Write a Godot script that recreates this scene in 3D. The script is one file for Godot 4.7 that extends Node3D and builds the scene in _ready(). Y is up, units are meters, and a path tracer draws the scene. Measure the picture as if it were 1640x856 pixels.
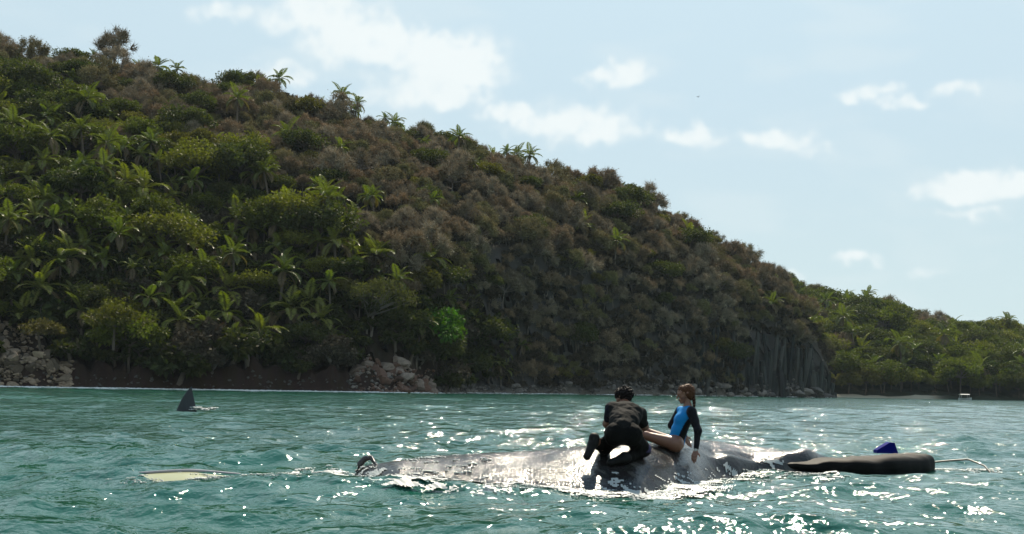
extends Node3D

# ------------------------------------------------------------------ mesh helpers
class MB:
	var v := PackedVector3Array()
	var n := PackedVector3Array()
	var c := PackedColorArray()
	var idx := PackedInt32Array()

	func vert(p: Vector3, nn: Vector3, col: Color) -> int:
		v.append(p)
		n.append(nn)
		c.append(col)
		return v.size() - 1

	func tri(a: Vector3, b: Vector3, d: Vector3, col: Color) -> void:
		var nn := (d - a).cross(b - a).normalized()
		var i := v.size()
		v.append(a); v.append(b); v.append(d)
		n.append(nn); n.append(nn); n.append(nn)
		c.append(col); c.append(col); c.append(col)
		idx.append(i); idx.append(i + 1); idx.append(i + 2)

	func quad(a: Vector3, b: Vector3, d: Vector3, e: Vector3, col: Color) -> void:
		tri(a, b, d, col)
		tri(a, d, e, col)

	# a folded leaf: two triangles either side of the midrib
	func leaf(p: Vector3, dir: Vector3, side: Vector3, length: float, width: float, droop: float, col: Color) -> void:
		var tip := p + dir * length + Vector3(0, -droop * length, 0)
		var mid := p + dir * (length * 0.45)
		var up := side.cross(dir) * (width * 0.12)
		tri(p, mid - side * (width * 0.5) + up, tip, col)
		tri(p, tip, mid + side * (width * 0.5) + up, col)

	func blade(p: Vector3, q: Vector3, side: Vector3, w: float, col: Color) -> void:
		tri(p - side * (w * 0.5), p + side * (w * 0.5), q, col)

	# swept tube of given radii through points
	func tube(pts: PackedVector3Array, radii: PackedFloat32Array, sides: int, col: Color, flat_y := 1.0, cap := true) -> void:
		var m := pts.size()
		var first := v.size()
		for i in m:
			var t := (pts[mini(i + 1, m - 1)] - pts[maxi(i - 1, 0)]).normalized()
			var ref := Vector3.UP if absf(t.y) < 0.9 else Vector3.RIGHT
			var s := t.cross(ref).normalized()
			var u := s.cross(t).normalized()
			for k in sides:
				var a := TAU * k / sides
				var o := s * cos(a) + u * (sin(a) * flat_y)
				var nn := (s * cos(a) * flat_y + u * sin(a)).normalized()
				vert(pts[i] + o * radii[i], nn, col)
		for i in m - 1:
			for k in sides:
				var k2 := (k + 1) % sides
				var a0 := first + i * sides + k
				var a1 := first + i * sides + k2
				var b0 := a0 + sides
				var b1 := a1 + sides
				_face(a0, a1, b1)
				_face(a0, b1, b0)
		if cap:
			for e in [0, m - 1]:
				var t2 := (pts[0] - pts[1]).normalized() if e == 0 else (pts[m - 1] - pts[m - 2]).normalized()
				var ce := vert(pts[e] + t2 * radii[e] * 0.3, t2, col)
				for k in sides:
					_face(first + e * sides + k, first + e * sides + (k + 1) % sides, ce)

	# adds the triangle in the winding that agrees with its vertex normals
	func _face(a: int, b: int, d: int) -> void:
		var g := (v[d] - v[a]).cross(v[b] - v[a])
		if g.dot(n[a] + n[b] + n[d]) < 0.0:
			idx.append(a); idx.append(d); idx.append(b)
		else:
			idx.append(a); idx.append(b); idx.append(d)

	func smooth_normals() -> void:
		n.fill(Vector3.ZERO)
		for i in range(0, idx.size(), 3):
			var g := (v[idx[i + 2]] - v[idx[i]]).cross(v[idx[i + 1]] - v[idx[i]])
			n[idx[i]] += g
			n[idx[i + 1]] += g
			n[idx[i + 2]] += g
		for i in n.size():
			n[i] = n[i].normalized()

	func add_to(m: ArrayMesh) -> void:
		var arr := []
		arr.resize(Mesh.ARRAY_MAX)
		arr[Mesh.ARRAY_VERTEX] = v
		arr[Mesh.ARRAY_NORMAL] = n
		arr[Mesh.ARRAY_COLOR] = c
		arr[Mesh.ARRAY_INDEX] = idx
		m.add_surface_from_arrays(Mesh.PRIMITIVE_TRIANGLES, arr)

	func mesh(mat: Material = null) -> ArrayMesh:
		var m := ArrayMesh.new()
		add_to(m)
		if mat:
			m.surface_set_material(0, mat)
		return m

	# surface nets over the smooth union of tapered capsules [a, b, ra, rb]
	func field(bones: Array, cell: float, k: float, colf: Callable, wobble: FastNoiseLite = null, wob := 0.0) -> void:
		var lo := Vector3.INF
		var hi := -Vector3.INF
		for b in bones:
			var r := Vector3.ONE * (maxf(b[2], b[3]) + cell * 3.0 + wob)
			lo = lo.min((b[0] as Vector3).min(b[1]) - r)
			hi = hi.max((b[0] as Vector3).max(b[1]) + r)
		var nx := int(ceil((hi.x - lo.x) / cell)) + 1
		var ny := int(ceil((hi.y - lo.y) / cell)) + 1
		var nz := int(ceil((hi.z - lo.z) / cell)) + 1
		var f := PackedFloat32Array()
		f.resize(nx * ny * nz)
		f.fill(10.0)
		for b in bones:
			var a: Vector3 = b[0]
			var e: Vector3 = b[1]
			var ra: float = b[2]
			var rb: float = b[3]
			var ab := e - a
			var l2 := maxf(ab.length_squared(), 1e-9)
			var r := Vector3.ONE * (maxf(ra, rb) + k + cell * 2.5)
			var p0 := (a.min(e) - r - lo) / cell
			var p1 := (a.max(e) + r - lo) / cell
			for z in range(maxi(0, int(p0.z)), mini(nz - 1, int(p1.z)) + 1):
				for y in range(maxi(0, int(p0.y)), mini(ny - 1, int(p1.y)) + 1):
					var row := (z * ny + y) * nx
					for x in range(maxi(0, int(p0.x)), mini(nx - 1, int(p1.x)) + 1):
						var ap := lo + Vector3(x, y, z) * cell - a
						var t := clampf(ap.dot(ab) / l2, 0.0, 1.0)
						var d := (ap - ab * t).length() - ra - (rb - ra) * t
						var g := f[row + x]
						var h := k - absf(d - g)
						f[row + x] = minf(d, g) - (h * h / k * 0.25 if h > 0.0 else 0.0)
		if wobble:
			for i in f.size():
				if absf(f[i]) < cell * 2.0 + wob:
					var q := lo + Vector3(i % nx, (i / nx) % ny, i / (nx * ny)) * cell
					f[i] += wobble.get_noise_3dv(q) * wob
		var at := PackedInt32Array()
		at.resize(f.size())
		at.fill(-1)
		var sx := [0, 1, 0, 1, 0, 1, 0, 1]
		var sy := [0, 0, 1, 1, 0, 0, 1, 1]
		var sz := [0, 0, 0, 0, 1, 1, 1, 1]
		var off := PackedInt32Array()
		for q in 8:
			off.append(sx[q] + nx * (sy[q] + ny * sz[q]))
		var ea := [0, 2, 4, 6, 0, 1, 4, 5, 0, 1, 2, 3]
		var eb := [1, 3, 5, 7, 2, 3, 6, 7, 4, 5, 6, 7]
		for z in nz - 1:
			for y in ny - 1:
				for x in nx - 1:
					var i := x + nx * (y + ny * z)
					if absf(f[i]) > cell * 2.0 + wob * 2.0:
						continue
					var mask := 0
					for q in 8:
						if f[i + off[q]] < 0.0:
							mask += 1
					if mask == 0 or mask == 8:
						continue
					var sum := Vector3.ZERO
					var cnt := 0
					for q in 12:
						var va := f[i + off[ea[q]]]
						var vb := f[i + off[eb[q]]]
						if (va < 0.0) != (vb < 0.0):
							var t := va / (va - vb)
							var pa := Vector3(sx[ea[q]], sy[ea[q]], sz[ea[q]])
							var pb := Vector3(sx[eb[q]], sy[eb[q]], sz[eb[q]])
							sum += pa + (pb - pa) * t
							cnt += 1
					var p := lo + (Vector3(x, y, z) + sum / cnt) * cell
					var gr := Vector3(
						f[i + off[1]] + f[i + off[3]] + f[i + off[5]] + f[i + off[7]] - f[i] - f[i + off[2]] - f[i + off[4]] - f[i + off[6]],
						f[i + off[2]] + f[i + off[3]] + f[i + off[6]] + f[i + off[7]] - f[i] - f[i + off[1]] - f[i + off[4]] - f[i + off[5]],
						f[i + off[4]] + f[i + off[5]] + f[i + off[6]] + f[i + off[7]] - f[i] - f[i + off[1]] - f[i + off[2]] - f[i + off[3]])
					at[i] = vert(p, gr.normalized(), colf.call(p))
		for z in range(1, nz - 1):
			for y in range(1, ny - 1):
				for x in range(1, nx - 1):
					var i := x + nx * (y + ny * z)
					if at[i] < 0:
						continue
					for ax in 3:
						var st := 1 if ax == 0 else nx if ax == 1 else nx * ny
						if (f[i] < 0.0) == (f[i + st] < 0.0):
							continue
						var u := nx if ax == 0 else nx * ny if ax == 1 else 1
						var w := nx * ny if ax == 0 else 1 if ax == 1 else nx
						var q0 := at[i]
						var q1 := at[i - u]
						var q2 := at[i - u - w]
						var q3 := at[i - w]
						if q0 < 0 or q1 < 0 or q2 < 0 or q3 < 0:
							continue
						_face(q0, q1, q2)
						_face(q0, q2, q3)


var rng := RandomNumberGenerator.new()
var taken := {}


func named(o: Node3D, called: String, parent: Node = self) -> Node3D:
	if parent == self:
		var k: int = taken.get(called, 0)
		taken[called] = k + 1
		o.name = called if k == 0 else "%s_%03d" % [called, k]
	else:
		o.name = called
		if parent.has_node(called):
			var k := 1
			while parent.has_node("%s_%03d" % [called, k]):
				k += 1
			o.name = "%s_%03d" % [called, k]
	parent.add_child(o, true)
	return o


func tag(o: Node3D, label: String, category := "", group := "", kind := "") -> Node3D:
	if label: o.set_meta("label", label)
	if category: o.set_meta("category", category)
	if group: o.set_meta("group", group)
	if kind: o.set_meta("kind", kind)
	return o


func obj(called: String, mesh: Mesh, mat: Material, parent: Node = self) -> MeshInstance3D:
	var o := MeshInstance3D.new()
	o.mesh = mesh
	if mat:
		o.material_override = mat
	named(o, called, parent)
	return o


func base(called: String, at: Vector3, yaw := 0.0) -> Node3D:
	var o := Node3D.new()
	named(o, called)
	o.position = at
	o.rotation.y = yaw
	return o


func mat(rough: float, spec := 0.5, col := Color.WHITE) -> StandardMaterial3D:
	var m := StandardMaterial3D.new()
	m.vertex_color_use_as_albedo = true
	m.roughness = rough
	m.metallic_specular = spec
	m.albedo_color = col
	return m


func noise(s: int, freq: float, oct := 4) -> FastNoiseLite:
	var f := FastNoiseLite.new()
	f.seed = s
	f.noise_type = FastNoiseLite.TYPE_SIMPLEX_SMOOTH
	f.frequency = freq
	f.fractal_type = FastNoiseLite.FRACTAL_FBM
	f.fractal_octaves = oct
	return f


func normal_tex(s: int, freq: float, strength: float, size := 1024, oct := 5) -> NoiseTexture2D:
	var t := NoiseTexture2D.new()
	t.width = size
	t.height = size
	t.seamless = true
	t.as_normal_map = true
	t.bump_strength = strength
	t.noise = noise(s, freq, oct)
	return t


func sstep(a: float, b: float, x: float) -> float:
	var t := clampf((x - a) / (b - a), 0.0, 1.0)
	return t * t * (3.0 - 2.0 * t)


func table(keys: Array, x: float, col: int) -> float:
	if x <= keys[0][0]:
		return keys[0][col]
	for i in keys.size() - 1:
		if x < keys[i + 1][0]:
			var t: float = (x - keys[i][0]) / (keys[i + 1][0] - keys[i][0])
			t = t * t * (3.0 - 2.0 * t) * 0.5 + t * 0.5
			return lerpf(keys[i][col], keys[i + 1][col], t)
	return keys[-1][col]


func rdir() -> Vector3:
	var z := rng.randf_range(-1, 1)
	var a := rng.randf() * TAU
	var r := sqrt(1.0 - z * z)
	return Vector3(r * cos(a), z, r * sin(a))


# ------------------------------------------------------------------ sky
# clouds: azimuth, elevation, half width, half height (degrees), strength
var clouds := [
	[-8.9, 16.6, 3.4, 1.5, 0.9], [-6.6, 15.4, 3.7, 1.5, 1.0], [-3.0, 14.7, 3.0, 1.7, 1.1], [-3.9, 13.4, 3.4, 1.0, 0.9], [-10.8, 13.9, 2.2, 0.7, 0.6],
	[-13.45, 16.3, 1.9, 0.6, 0.55], [4.6, 14.3, 1.9, 0.65, 0.8], [-0.1, 12.5, 2.0, 0.6, 0.8], [3.0, 12.0, 4.0, 1.15, 0.85], [8.27, 11.5, 1.9, 0.6, 0.75],
	[11.9, 11.3, 1.9, 0.65, 0.85], [13.6, 10.8, 1.1, 0.4, 0.5], [16.0, 13.2, 1.7, 0.5, 0.7], [17.7, 12.7, 1.8, 0.38, 0.6], [19.9, 13.2, 1.1, 0.5, 0.6],
	[20.7, 8.85, 3.1, 0.8, 1.1], [23.2, 8.9, 1.9, 0.8, 1.1], [20.2, 7.8, 1.5, 0.35, 0.7], [15.4, 5.9, 1.1, 0.38, 0.75], [18.2, 5.3, 1.3, 0.36, 0.35], [12.7, 5.3, 1.0, 0.3, 0.35]]


func sky_color(az: float, el: float, warp: FastNoiseLite, edge: FastNoiseLite, sun: Vector3, near: Array) -> Color:
	var e := maxf(el, 0.0)
	var t := clampf(e / 90.0, 0.0, 1.0)
	var hor := Vector3(0.66, 0.81, 0.83)
	var mid := Vector3(0.585, 0.74, 0.83)
	var top := Vector3(0.24, 0.40, 0.60)
	var c := hor.lerp(mid, sstep(0.0, 14.0, e)).lerp(top, sstep(14.0, 70.0, e))
	var d := Vector3(sin(deg_to_rad(az)) * cos(deg_to_rad(el)), sin(deg_to_rad(el)), -cos(deg_to_rad(az)) * cos(deg_to_rad(el)))
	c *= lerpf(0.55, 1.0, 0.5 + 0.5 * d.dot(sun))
	c *= 1.06 + 0.3 * exp(-acos(clampf(d.dot(sun), -1, 1)) * 3.2)
	if el > 0.0:
		var w := warp.get_noise_3dv(d * 100.0)
		var w2 := warp.get_noise_3dv(d * 100.0 + Vector3(40, 9, 3))
		var dens := 0.0
		for q in near:
			var dx: float = (wrapf(az - q[0], -180, 180) + w * 0.9) / q[2]
			var dy: float = (el - q[1] + w2 * 0.5) / q[3]
			if dy < 0.0:
				dy *= 1.25
			var r := sqrt(dx * dx + dy * dy)
			if r < 1.6:
				dens = maxf(dens, q[4] * (1.0 - sstep(0.25, 1.35, r)))
		if dens > 0.0:
			var n := edge.get_noise_3dv(d * 100.0)
			dens = clampf(sstep(0.02, 0.95, dens + n * 0.5 * minf(1.0, dens * 2.0)), 0.0, 1.0)
			c = c.lerp(Vector3(0.90, 0.965, 0.97), dens * 0.95)
		# thin high veil
		var veil := sstep(0.1, 0.75, warp.get_noise_3dv(d * Vector3(22, 60, 22) + Vector3(7, 70, 1)) + 0.25)
		c = c.lerp(Vector3(0.80, 0.89, 0.91), veil * 0.22)
	c *= 0.72
	return Color(c.x, c.y, c.z)


func make_sky(sun: Vector3) -> Sky:
	var warp := noise(5, 0.35, 3)
	var edge := noise(9, 0.55, 5)
	var all := clouds.duplicate()
	rng.seed = 77
	for i in 70:   # the same kind of small fair-weather clouds all round
		var az := rng.randf_range(30, 330)
		var el := rng.randf_range(5, 55)
		var w := rng.randf_range(1.2, 4.0)
		all.append([wrapf(az, -180, 180), el, w, w * rng.randf_range(0.28, 0.5), rng.randf_range(0.5, 1.05)])
	var im := Image.create(512, 256, false, Image.FORMAT_RGBF)
	for x in 512:
		var az := wrapf((x + 0.5) / 512.0 * 360.0, -180, 180)
		var near := all.filter(func(q): return absf(wrapf(az - q[0], -180, 180)) < q[2] * 1.7 + 1.5)
		for y in 256:
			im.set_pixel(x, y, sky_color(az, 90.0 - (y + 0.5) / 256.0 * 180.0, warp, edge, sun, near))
	im.resize(4096, 2048, Image.INTERPOLATE_BILINEAR)
	for x in range(-300, 300):
		var az := (x + 0.5) / 4096.0 * 360.0
		var near := clouds.filter(func(q): return absf(az - q[0]) < q[2] * 1.7 + 1.5)
		for y in range(1024 - 250, 1024):
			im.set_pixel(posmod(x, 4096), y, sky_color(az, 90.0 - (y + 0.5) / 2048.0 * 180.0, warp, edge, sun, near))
	var pm := PanoramaSkyMaterial.new()
	pm.panorama = ImageTexture.create_from_image(im)
	var s := Sky.new()
	s.sky_material = pm
	return s


# ------------------------------------------------------------------ water
var waves := []


func make_waves() -> void:
	rng.seed = 4
	for i in 44:
		var lam := 0.28 * pow(34.0, i / 43.0)
		var th := deg_to_rad(250.0 + rng.randfn(0.0, 38.0))   # travelling mostly towards the camera and left
		var s := 0.047 * (1.3 if lam > 0.3 and lam < 2.0 else 0.9)
		if lam > 3.5:
			s *= 0.55
		waves.append([TAU / lam, cos(th), sin(th), s * lam / TAU, rng.randf() * TAU, lam])


func wave_at(x: float, z: float, cell: float, spread := 0.0) -> Vector3:
	var o := Vector3.ZERO
	var gust := 0.8 + 0.45 * gust_noise.get_noise_2d(x, z * 0.6)
	for w in waves:
		var lam: float = w[5]
		if lam < cell * 2.2:
			continue
		var ph: float = w[0] * (w[1] * x - w[2] * z) + w[4]
		var a: float = w[3] * gust * clampf((lam / cell - 2.2) / 1.8, 0.0, 1.0)
		o.y += a * sin(ph)
		var q := a * 0.75 * cos(ph)
		o.x += w[1] * q
		o.z -= w[2] * q
	return o


var gust_noise := noise(31, 0.045, 2)


func water_axis(start: float, end: float, first: float, grow: float) -> PackedFloat32Array:
	var r := PackedFloat32Array()
	var p := start
	while p < end:
		r.append(p)
		p += first + grow * absf(p)
	r.append(end)
	return r


func build_water(m: Material) -> void:
	make_waves()
	var half := water_axis(0.03, 700.0, 0.055, 0.0105)
	var xs := PackedFloat32Array()
	for i in range(half.size() - 1, -1, -1):
		xs.append(-half[i])
	xs.append_array(half)
	var zs := PackedFloat32Array([-60.0, -20.0, -6.0, 0.0, 3.0, 5.0, 6.5, 7.5])
	zs.append_array(water_axis(8.0, 640.0, 0.0, 0.0066))
	var mb := MB.new()
	var nx := xs.size()
	var nz := zs.size()
	for j in nz:
		var z := -zs[j]
		var dz := absf(zs[mini(j + 1, nz - 1)] - zs[maxi(j - 1, 0)]) * 0.5
		for i in nx:
			var x := xs[i]
			var dx := (xs[mini(i + 1, nx - 1)] - xs[maxi(i - 1, 0)]) * 0.5
			var p := Vector3(x, 0, z)
			var far := maxf(dx, dz)
			if far < 2.5:
				p += wave_at(x, z, far)
			mb.v.append(p)
			mb.n.append(Vector3.UP)
			var k := 0.5 + 0.5 * gust_noise.get_noise_2d(x * 0.7 + 90.0, z * 0.7)
			mb.c.append(Color(0.008 + 0.005 * k, 0.062 + 0.028 * k, 0.041 + 0.020 * k))
	for j in nz - 1:
		for i in nx - 1:
			var a := j * nx + i
			mb.idx.append(a); mb.idx.append(a + nx); mb.idx.append(a + 1)
			mb.idx.append(a + 1); mb.idx.append(a + nx); mb.idx.append(a + nx + 1)
	mb.smooth_normals()
	if mb.n[0].y < 0.0:
		for i in range(0, mb.idx.size(), 3):
			var t := mb.idx[i]
			mb.idx[i] = mb.idx[i + 1]
			mb.idx[i + 1] = t
		for i in mb.n.size():
			mb.n[i] = -mb.n[i]
	tag(obj("sea", mb.mesh(), m), "choppy teal green sea water in the bay", "", "", "structure")


# ------------------------------------------------------------------ hill
# station along the coast, shore x, z, ridge x, z, ridge height, steep share, bank height
var coast := [
	[-350, -95.7, -165, -180.9, -300, 84.6, 0.06, 3.2], [0, -69.85, -172, -126.7, -300, 78.5, 0.08, 4.0], [200, -54.3, -177, -95.9, -300, 75.2, 0.08, 3.4], [400, -38.1, -184, -65.1, -300, 69.8, 0.08, 3.6], [560, -24.5, -191, -42.0, -298, 64.5, 0.15, 3.6],
	[640, -16.8, -196, -27.5, -299, 60.1, 0.22, 3.2], [690, -12.8, -205, -20.4, -300, 57.8, 0.26, 1.6], [760, -6.4, -226, -9.9, -305, 57.2, 0.42, 1.3], [900, 10.6, -255, 12.5, -320, 54.1, 0.47, 1.5], [1000, 25.1, -275, 29.6, -330, 50.3, 0.45, 2.0], [1100, 41.6, -295, 47.8, -340, 45.0, 0.45, 2.2],
	[1200, 60.1, -315, 66.8, -350, 37.0, 0.5, 2.4], [1260, 71.7, -325, 77.8, -352, 28.6, 0.62, 2.4], [1300, 79.6, -331, 84.3, -350, 18.2, 0.75, 2.2], [1325, 84.8, -335, 87.6, -346, 9.3, 0.85, 1.6], [1337, 87.6, -338, 88.6, -342, 0.6, 0.5, 0.4]]
var far_coast := [
	[1240, 84.3, -400, 109.7, -520, 45.4, 0.03, 0.8], [1290, 94.2, -400, 122.7, -520, 37.8, 0.03, 0.8], [1385, 113.1, -400, 147.5, -520, 34.3, 0.03, 0.8], [1500, 137.7, -405, 179.1, -525, 26.6, 0.05, 1.0],
	[1640, 168.0, -410, 217.9, -530, 22.8, 0.06, 1.0], [1800, 205.6, -420, 265.2, -540, 21.2, 0.06, 1.0], [2100, 281.1, -440, 358.8, -560, 19.7, 0.06, 1.0]]
var lumps := noise(12, 0.03, 4)
var fine := noise(13, 0.22, 3)
# the height up to which the moist green forest reaches, by station
var green_line := [[-350, 68], [0, 67], [110, 59], [200, 53], [300, 46], [400, 40], [450, 36], [560, 29], [640, 20], [700, 16], [760, 12], [810, 2], [840, 0]]


func land(c: Array, s: float, t: float) -> Vector3:
	var a := Vector3(table(c, s, 1), 0, table(c, s, 2))
	var b := Vector3(table(c, s, 3), 0, table(c, s, 4))
	var top := table(c, s, 5)
	var steep := table(c, s, 6)
	var bank := minf(table(c, s, 7) * (1.0 + 0.7 * lumps.get_noise_2d(s * 0.9, 40.0)), top)
	var p := a + (b - a) * t
	var h: float
	if t < 0.0:
		h = t * 40.0
	elif t <= 1.0:
		var u := clampf((t - 0.04) / 0.96, 0.0, 1.0)
		h = bank * sstep(0.0, 0.022, t) + maxf(steep * top - bank, 0.0) * sstep(0.025, 0.17, t) + (1.0 - steep) * top * u * (1.32 - 0.32 * u)
	else:
		h = top * (1.0 - pow((t - 1.0) / 0.9, 1.4)) - 1.0 * (t - 1.0)
	var amp := sstep(0.0, 0.12, t) * minf(1.0, top / 25.0)
	h += (lumps.get_noise_2d(p.x, p.z) * 3.2 + fine.get_noise_2d(p.x, p.z) * 0.7) * amp
	if t > 0.0 and t < 0.2:
		p += (a - b).normalized() * fine.get_noise_3d(p.x * 0.6, h * 0.5, p.z * 0.6) * 3.0 * sstep(0.0, 0.03, t) * (1.0 - sstep(0.1, 0.2, t))
	p.y = h
	return p


func terrain(called: String, c: Array, m: Material, colf: Callable, s0: float, s1: float, ns: int, label: String) -> void:
	var ts := PackedFloat32Array([-0.15, -0.05])
	for i in 22:
		ts.append(i * 0.009)
	for i in 60:
		ts.append(0.198 + (i + 1) * 0.0138)
	for i in 10:
		ts.append(1.026 + (i + 1) * 0.09)
	var mb := MB.new()
	for j in ts.size():
		for i in ns + 1:
			var s := lerpf(s0, s1, float(i) / ns)
			var p := land(c, s, ts[j])
			mb.vert(p, Vector3.UP, colf.call(p, s, ts[j]))
	for j in ts.size() - 1:
		for i in ns:
			var a := j * (ns + 1) + i
			mb._face(a, a + ns + 1, a + 1)
			mb._face(a + 1, a + ns + 1, a + ns + 2)
	mb.smooth_normals()
	tag(obj(called, mb.mesh(), m), label, "", "", "structure")


func hill_color(p: Vector3, s: float, t: float) -> Color:
	var k := 0.5 + 0.5 * fine.get_noise_3d(p.x * 1.3, p.y * 1.3, p.z * 1.3)
	var soil := Color(0.05, 0.038, 0.025).lerp(Color(0.025, 0.02, 0.013), k)
	var rock := Color(0.035, 0.033, 0.030).lerp(Color(0.085, 0.075, 0.065), k * k)
	var red := Color(0.045, 0.024, 0.016).lerp(Color(0.02, 0.012, 0.008), k)
	if s < 720.0:
		return red.lerp(soil, sstep(0.03, 0.10, t))
	return rock.lerp(soil, sstep(0.1, 0.25, t)).lerp(Color(0.2, 0.17, 0.13), 0.5 * (1.0 - sstep(0.005, 0.02, t)))


func far_color(p: Vector3, s: float, t: float) -> Color:
	var sand := Color(0.46, 0.40, 0.30)
	var dark := Color(0.035, 0.04, 0.025)
	var beach := (1.0 - sstep(0.032, 0.036, t)) * (1.0 - sstep(1470.0, 1530.0, s))
	return dark.lerp(sand, beach)


# ------------------------------------------------------------------ plants
func limb(mb: MB, a: Vector3, b: Vector3, r0: float, r1: float, col: Color, bend := 0.15) -> void:
	var pts := PackedVector3Array()
	var rad := PackedFloat32Array()
	var off := Vector3(rng.randf_range(-1, 1), rng.randf_range(-0.3, 0.6), rng.randf_range(-1, 1)) * (b - a).length() * bend
	for i in 5:
		var t := i / 4.0
		pts.append(a.lerp(b, t) + off * sin(t * PI))
		rad.append(lerpf(r0, r1, t))
	mb.tube(pts, rad, 5, col, 1.0, false)


func broadleaf(sd: int, R: float, tall: float, flat: float, tint: Color, per: int, n_clumps: int, leaf_size: float) -> Array:
	rng.seed = sd
	var wood := MB.new()
	var green := MB.new()
	var bark := Color(0.13, 0.105, 0.08)
	var fork := Vector3(rng.randf_range(-0.4, 0.4), tall * 0.45, rng.randf_range(-0.4, 0.4))
	limb(wood, Vector3(0, -0.8, 0), fork, 0.2, 0.13, bark, 0.06)
	for i in n_clumps:
		var d := rdir()
		d.y = absf(d.y) * 1.0 - 0.12
		var rr := R * rng.randf_range(0.55, 1.0)
		var ce := Vector3(d.x * rr, tall * 0.55 + (d.y * 0.8 + 0.05) * rr * flat, d.z * rr)
		if i % 2 == 0:
			limb(wood, fork, ce, 0.09, 0.03, bark)
		var cr := rng.randf_range(0.65, 1.15) * R * 0.33
		var tone := tint * rng.randf_range(0.75, 1.3)
		tone = tone.lerp(Color(0.13, 0.115, 0.03), rng.randf() * 0.35)
		for k in per:
			var o := rdir()
			o.y = o.y * 0.62 + 0.12
			var p := ce + o * cr * pow(rng.randf(), 0.4)
			var dir := (o * 0.9 + rdir() * 0.8 + Vector3(0, 0.1, 0)).normalized()
			var side := dir.cross(rdir()).normalized()
			var col := tone * rng.randf_range(0.8, 1.25)
			col.a = 1.0
			var ls := leaf_size * rng.randf_range(0.7, 1.3)
			green.leaf(p, dir, side, ls, ls * 0.62, rng.randf_range(0.0, 0.3), col)
	return [wood.mesh(), green.mesh()]


func dry_tree(sd: int, R: float, tall: float, tint: Color, leafy: float) -> Array:
	rng.seed = sd
	var wood := MB.new()
	var twigs := MB.new()
	var bark := Color(0.17, 0.145, 0.12)
	var fork := Vector3(rng.randf_range(-0.5, 0.5), tall * 0.36, rng.randf_range(-0.5, 0.5))
	limb(wood, Vector3(0, -1.0, 0), fork, 0.19, 0.14, bark, 0.08)
	for i in 28:
		var d := rdir()
		d.y = absf(d.y) * 1.05 - 0.15
		var rr := R * rng.randf_range(0.55, 1.0)
		var ce := Vector3(d.x * rr, tall * 0.52 + d.y * rr * 0.85, d.z * rr)
		limb(wood, fork, ce, 0.085, 0.025, bark, 0.12)
		var cr := R * rng.randf_range(0.26, 0.40)
		var tone := tint * rng.randf_range(0.75, 1.3)
		for k in 78:
			var o := (rdir() + d * 0.55 + Vector3(0, 0.25, 0)).normalized()
			var p := ce + rdir() * cr * 0.35
			var q := p + o * cr * rng.randf_range(0.6, 1.15)
			var col := tone * rng.randf_range(0.7, 1.3)
			col.a = 1.0
			var side := o.cross(rdir()).normalized()
			twigs.blade(p, q, side, 0.12, col)
			if rng.randf() < leafy:
				var dir := rdir()
				twigs.leaf(p.lerp(q, rng.randf_range(0.4, 1.0)), dir, dir.cross(rdir()).normalized(), 0.3, 0.2, 0.1, col * 1.15)
	return [wood.mesh(), twigs.mesh()]


func frond(mb: MB, az: float, rise: float, length: float, tint: Color, from: Vector3) -> void:
	var h := Vector3(cos(az), 0, sin(az))
	var pts := PackedVector3Array()
	var rad := PackedFloat32Array()
	var p := from
	var ang := rise
	var n := 9
	for i in n:
		pts.append(p)
		rad.append(lerpf(0.05, 0.014, float(i) / (n - 1)))
		p += (h * cos(ang) + Vector3(0, sin(ang), 0)) * length / (n - 1)
		ang -= (0.09 + 0.16 * float(i) / n) * (1.2 if rise < 0.9 else 0.85)
	mb.tube(pts, rad, 4, tint.lerp(Color(0.16, 0.14, 0.05), 0.4), 1.0, false)
	var side0 := Vector3(-h.z, 0, h.x)
	for i in 22:
		var t := 0.12 + 0.88 * i / 21.0
		var f := t * (n - 1)
		var k := mini(int(f), n - 2)
		var a := pts[k].lerp(pts[k + 1], f - k)
		var tan := (pts[k + 1] - pts[k]).normalized()
		var up := side0.cross(tan).normalized()
		if up.y < 0.0:
			up = -up
		var ll := length * 0.27 * sin(clampf(t * 0.93 + 0.1, 0.0, 1.0) * PI * 0.86 + 0.25)
		for sg in [-1.0, 1.0]:
			var dir: Vector3 = (side0 * sg * 0.85 + tan * 0.65 + up * 0.22 + rdir() * 0.09).normalized()
			var col := tint * rng.randf_range(0.8, 1.2)
			col.a = 1.0
			mb.leaf(a, dir, tan.cross(dir).cross(dir).normalized(), ll, 0.135, 0.28, col)


func palm(sd: int, tall: float, length: float, tint: Color) -> Array:
	rng.seed = sd
	var wood := MB.new()
	var pts := PackedVector3Array()
	var rad := PackedFloat32Array()
	var lean := Vector3(rng.randf_range(-1.1, 1.1), 0, rng.randf_range(-1.1, 1.1))
	for i in 9:
		var t := i / 8.0
		pts.append(Vector3(0, lerpf(-0.8, tall, t), 0) + lean * t * t)
		rad.append(lerpf(0.2, 0.14, t) * (1.0 if i % 2 else 1.06))
	wood.tube(pts, rad, 7, Color(0.17, 0.14, 0.11))
	var tip := pts[8]
	var fronds := []
	for k in 15:
		var mb := MB.new()
		var u := k / 14.0
		var tone := tint * rng.randf_range(0.8, 1.2)
		if k > 11:
			tone = Color(0.16, 0.11, 0.05)   # old brown fronds hanging under the crown
		frond(mb, k * 2.39996 + rng.randf_range(-0.2, 0.2), lerpf(1.42, -0.6, pow(u, 0.9)) + rng.randf_range(-0.25, 0.25), length * rng.randf_range(0.7, 1.15), tone, tip + Vector3(0, 0.1, 0))
		fronds.append(mb)
	return [wood.mesh(), fronds]


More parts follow.
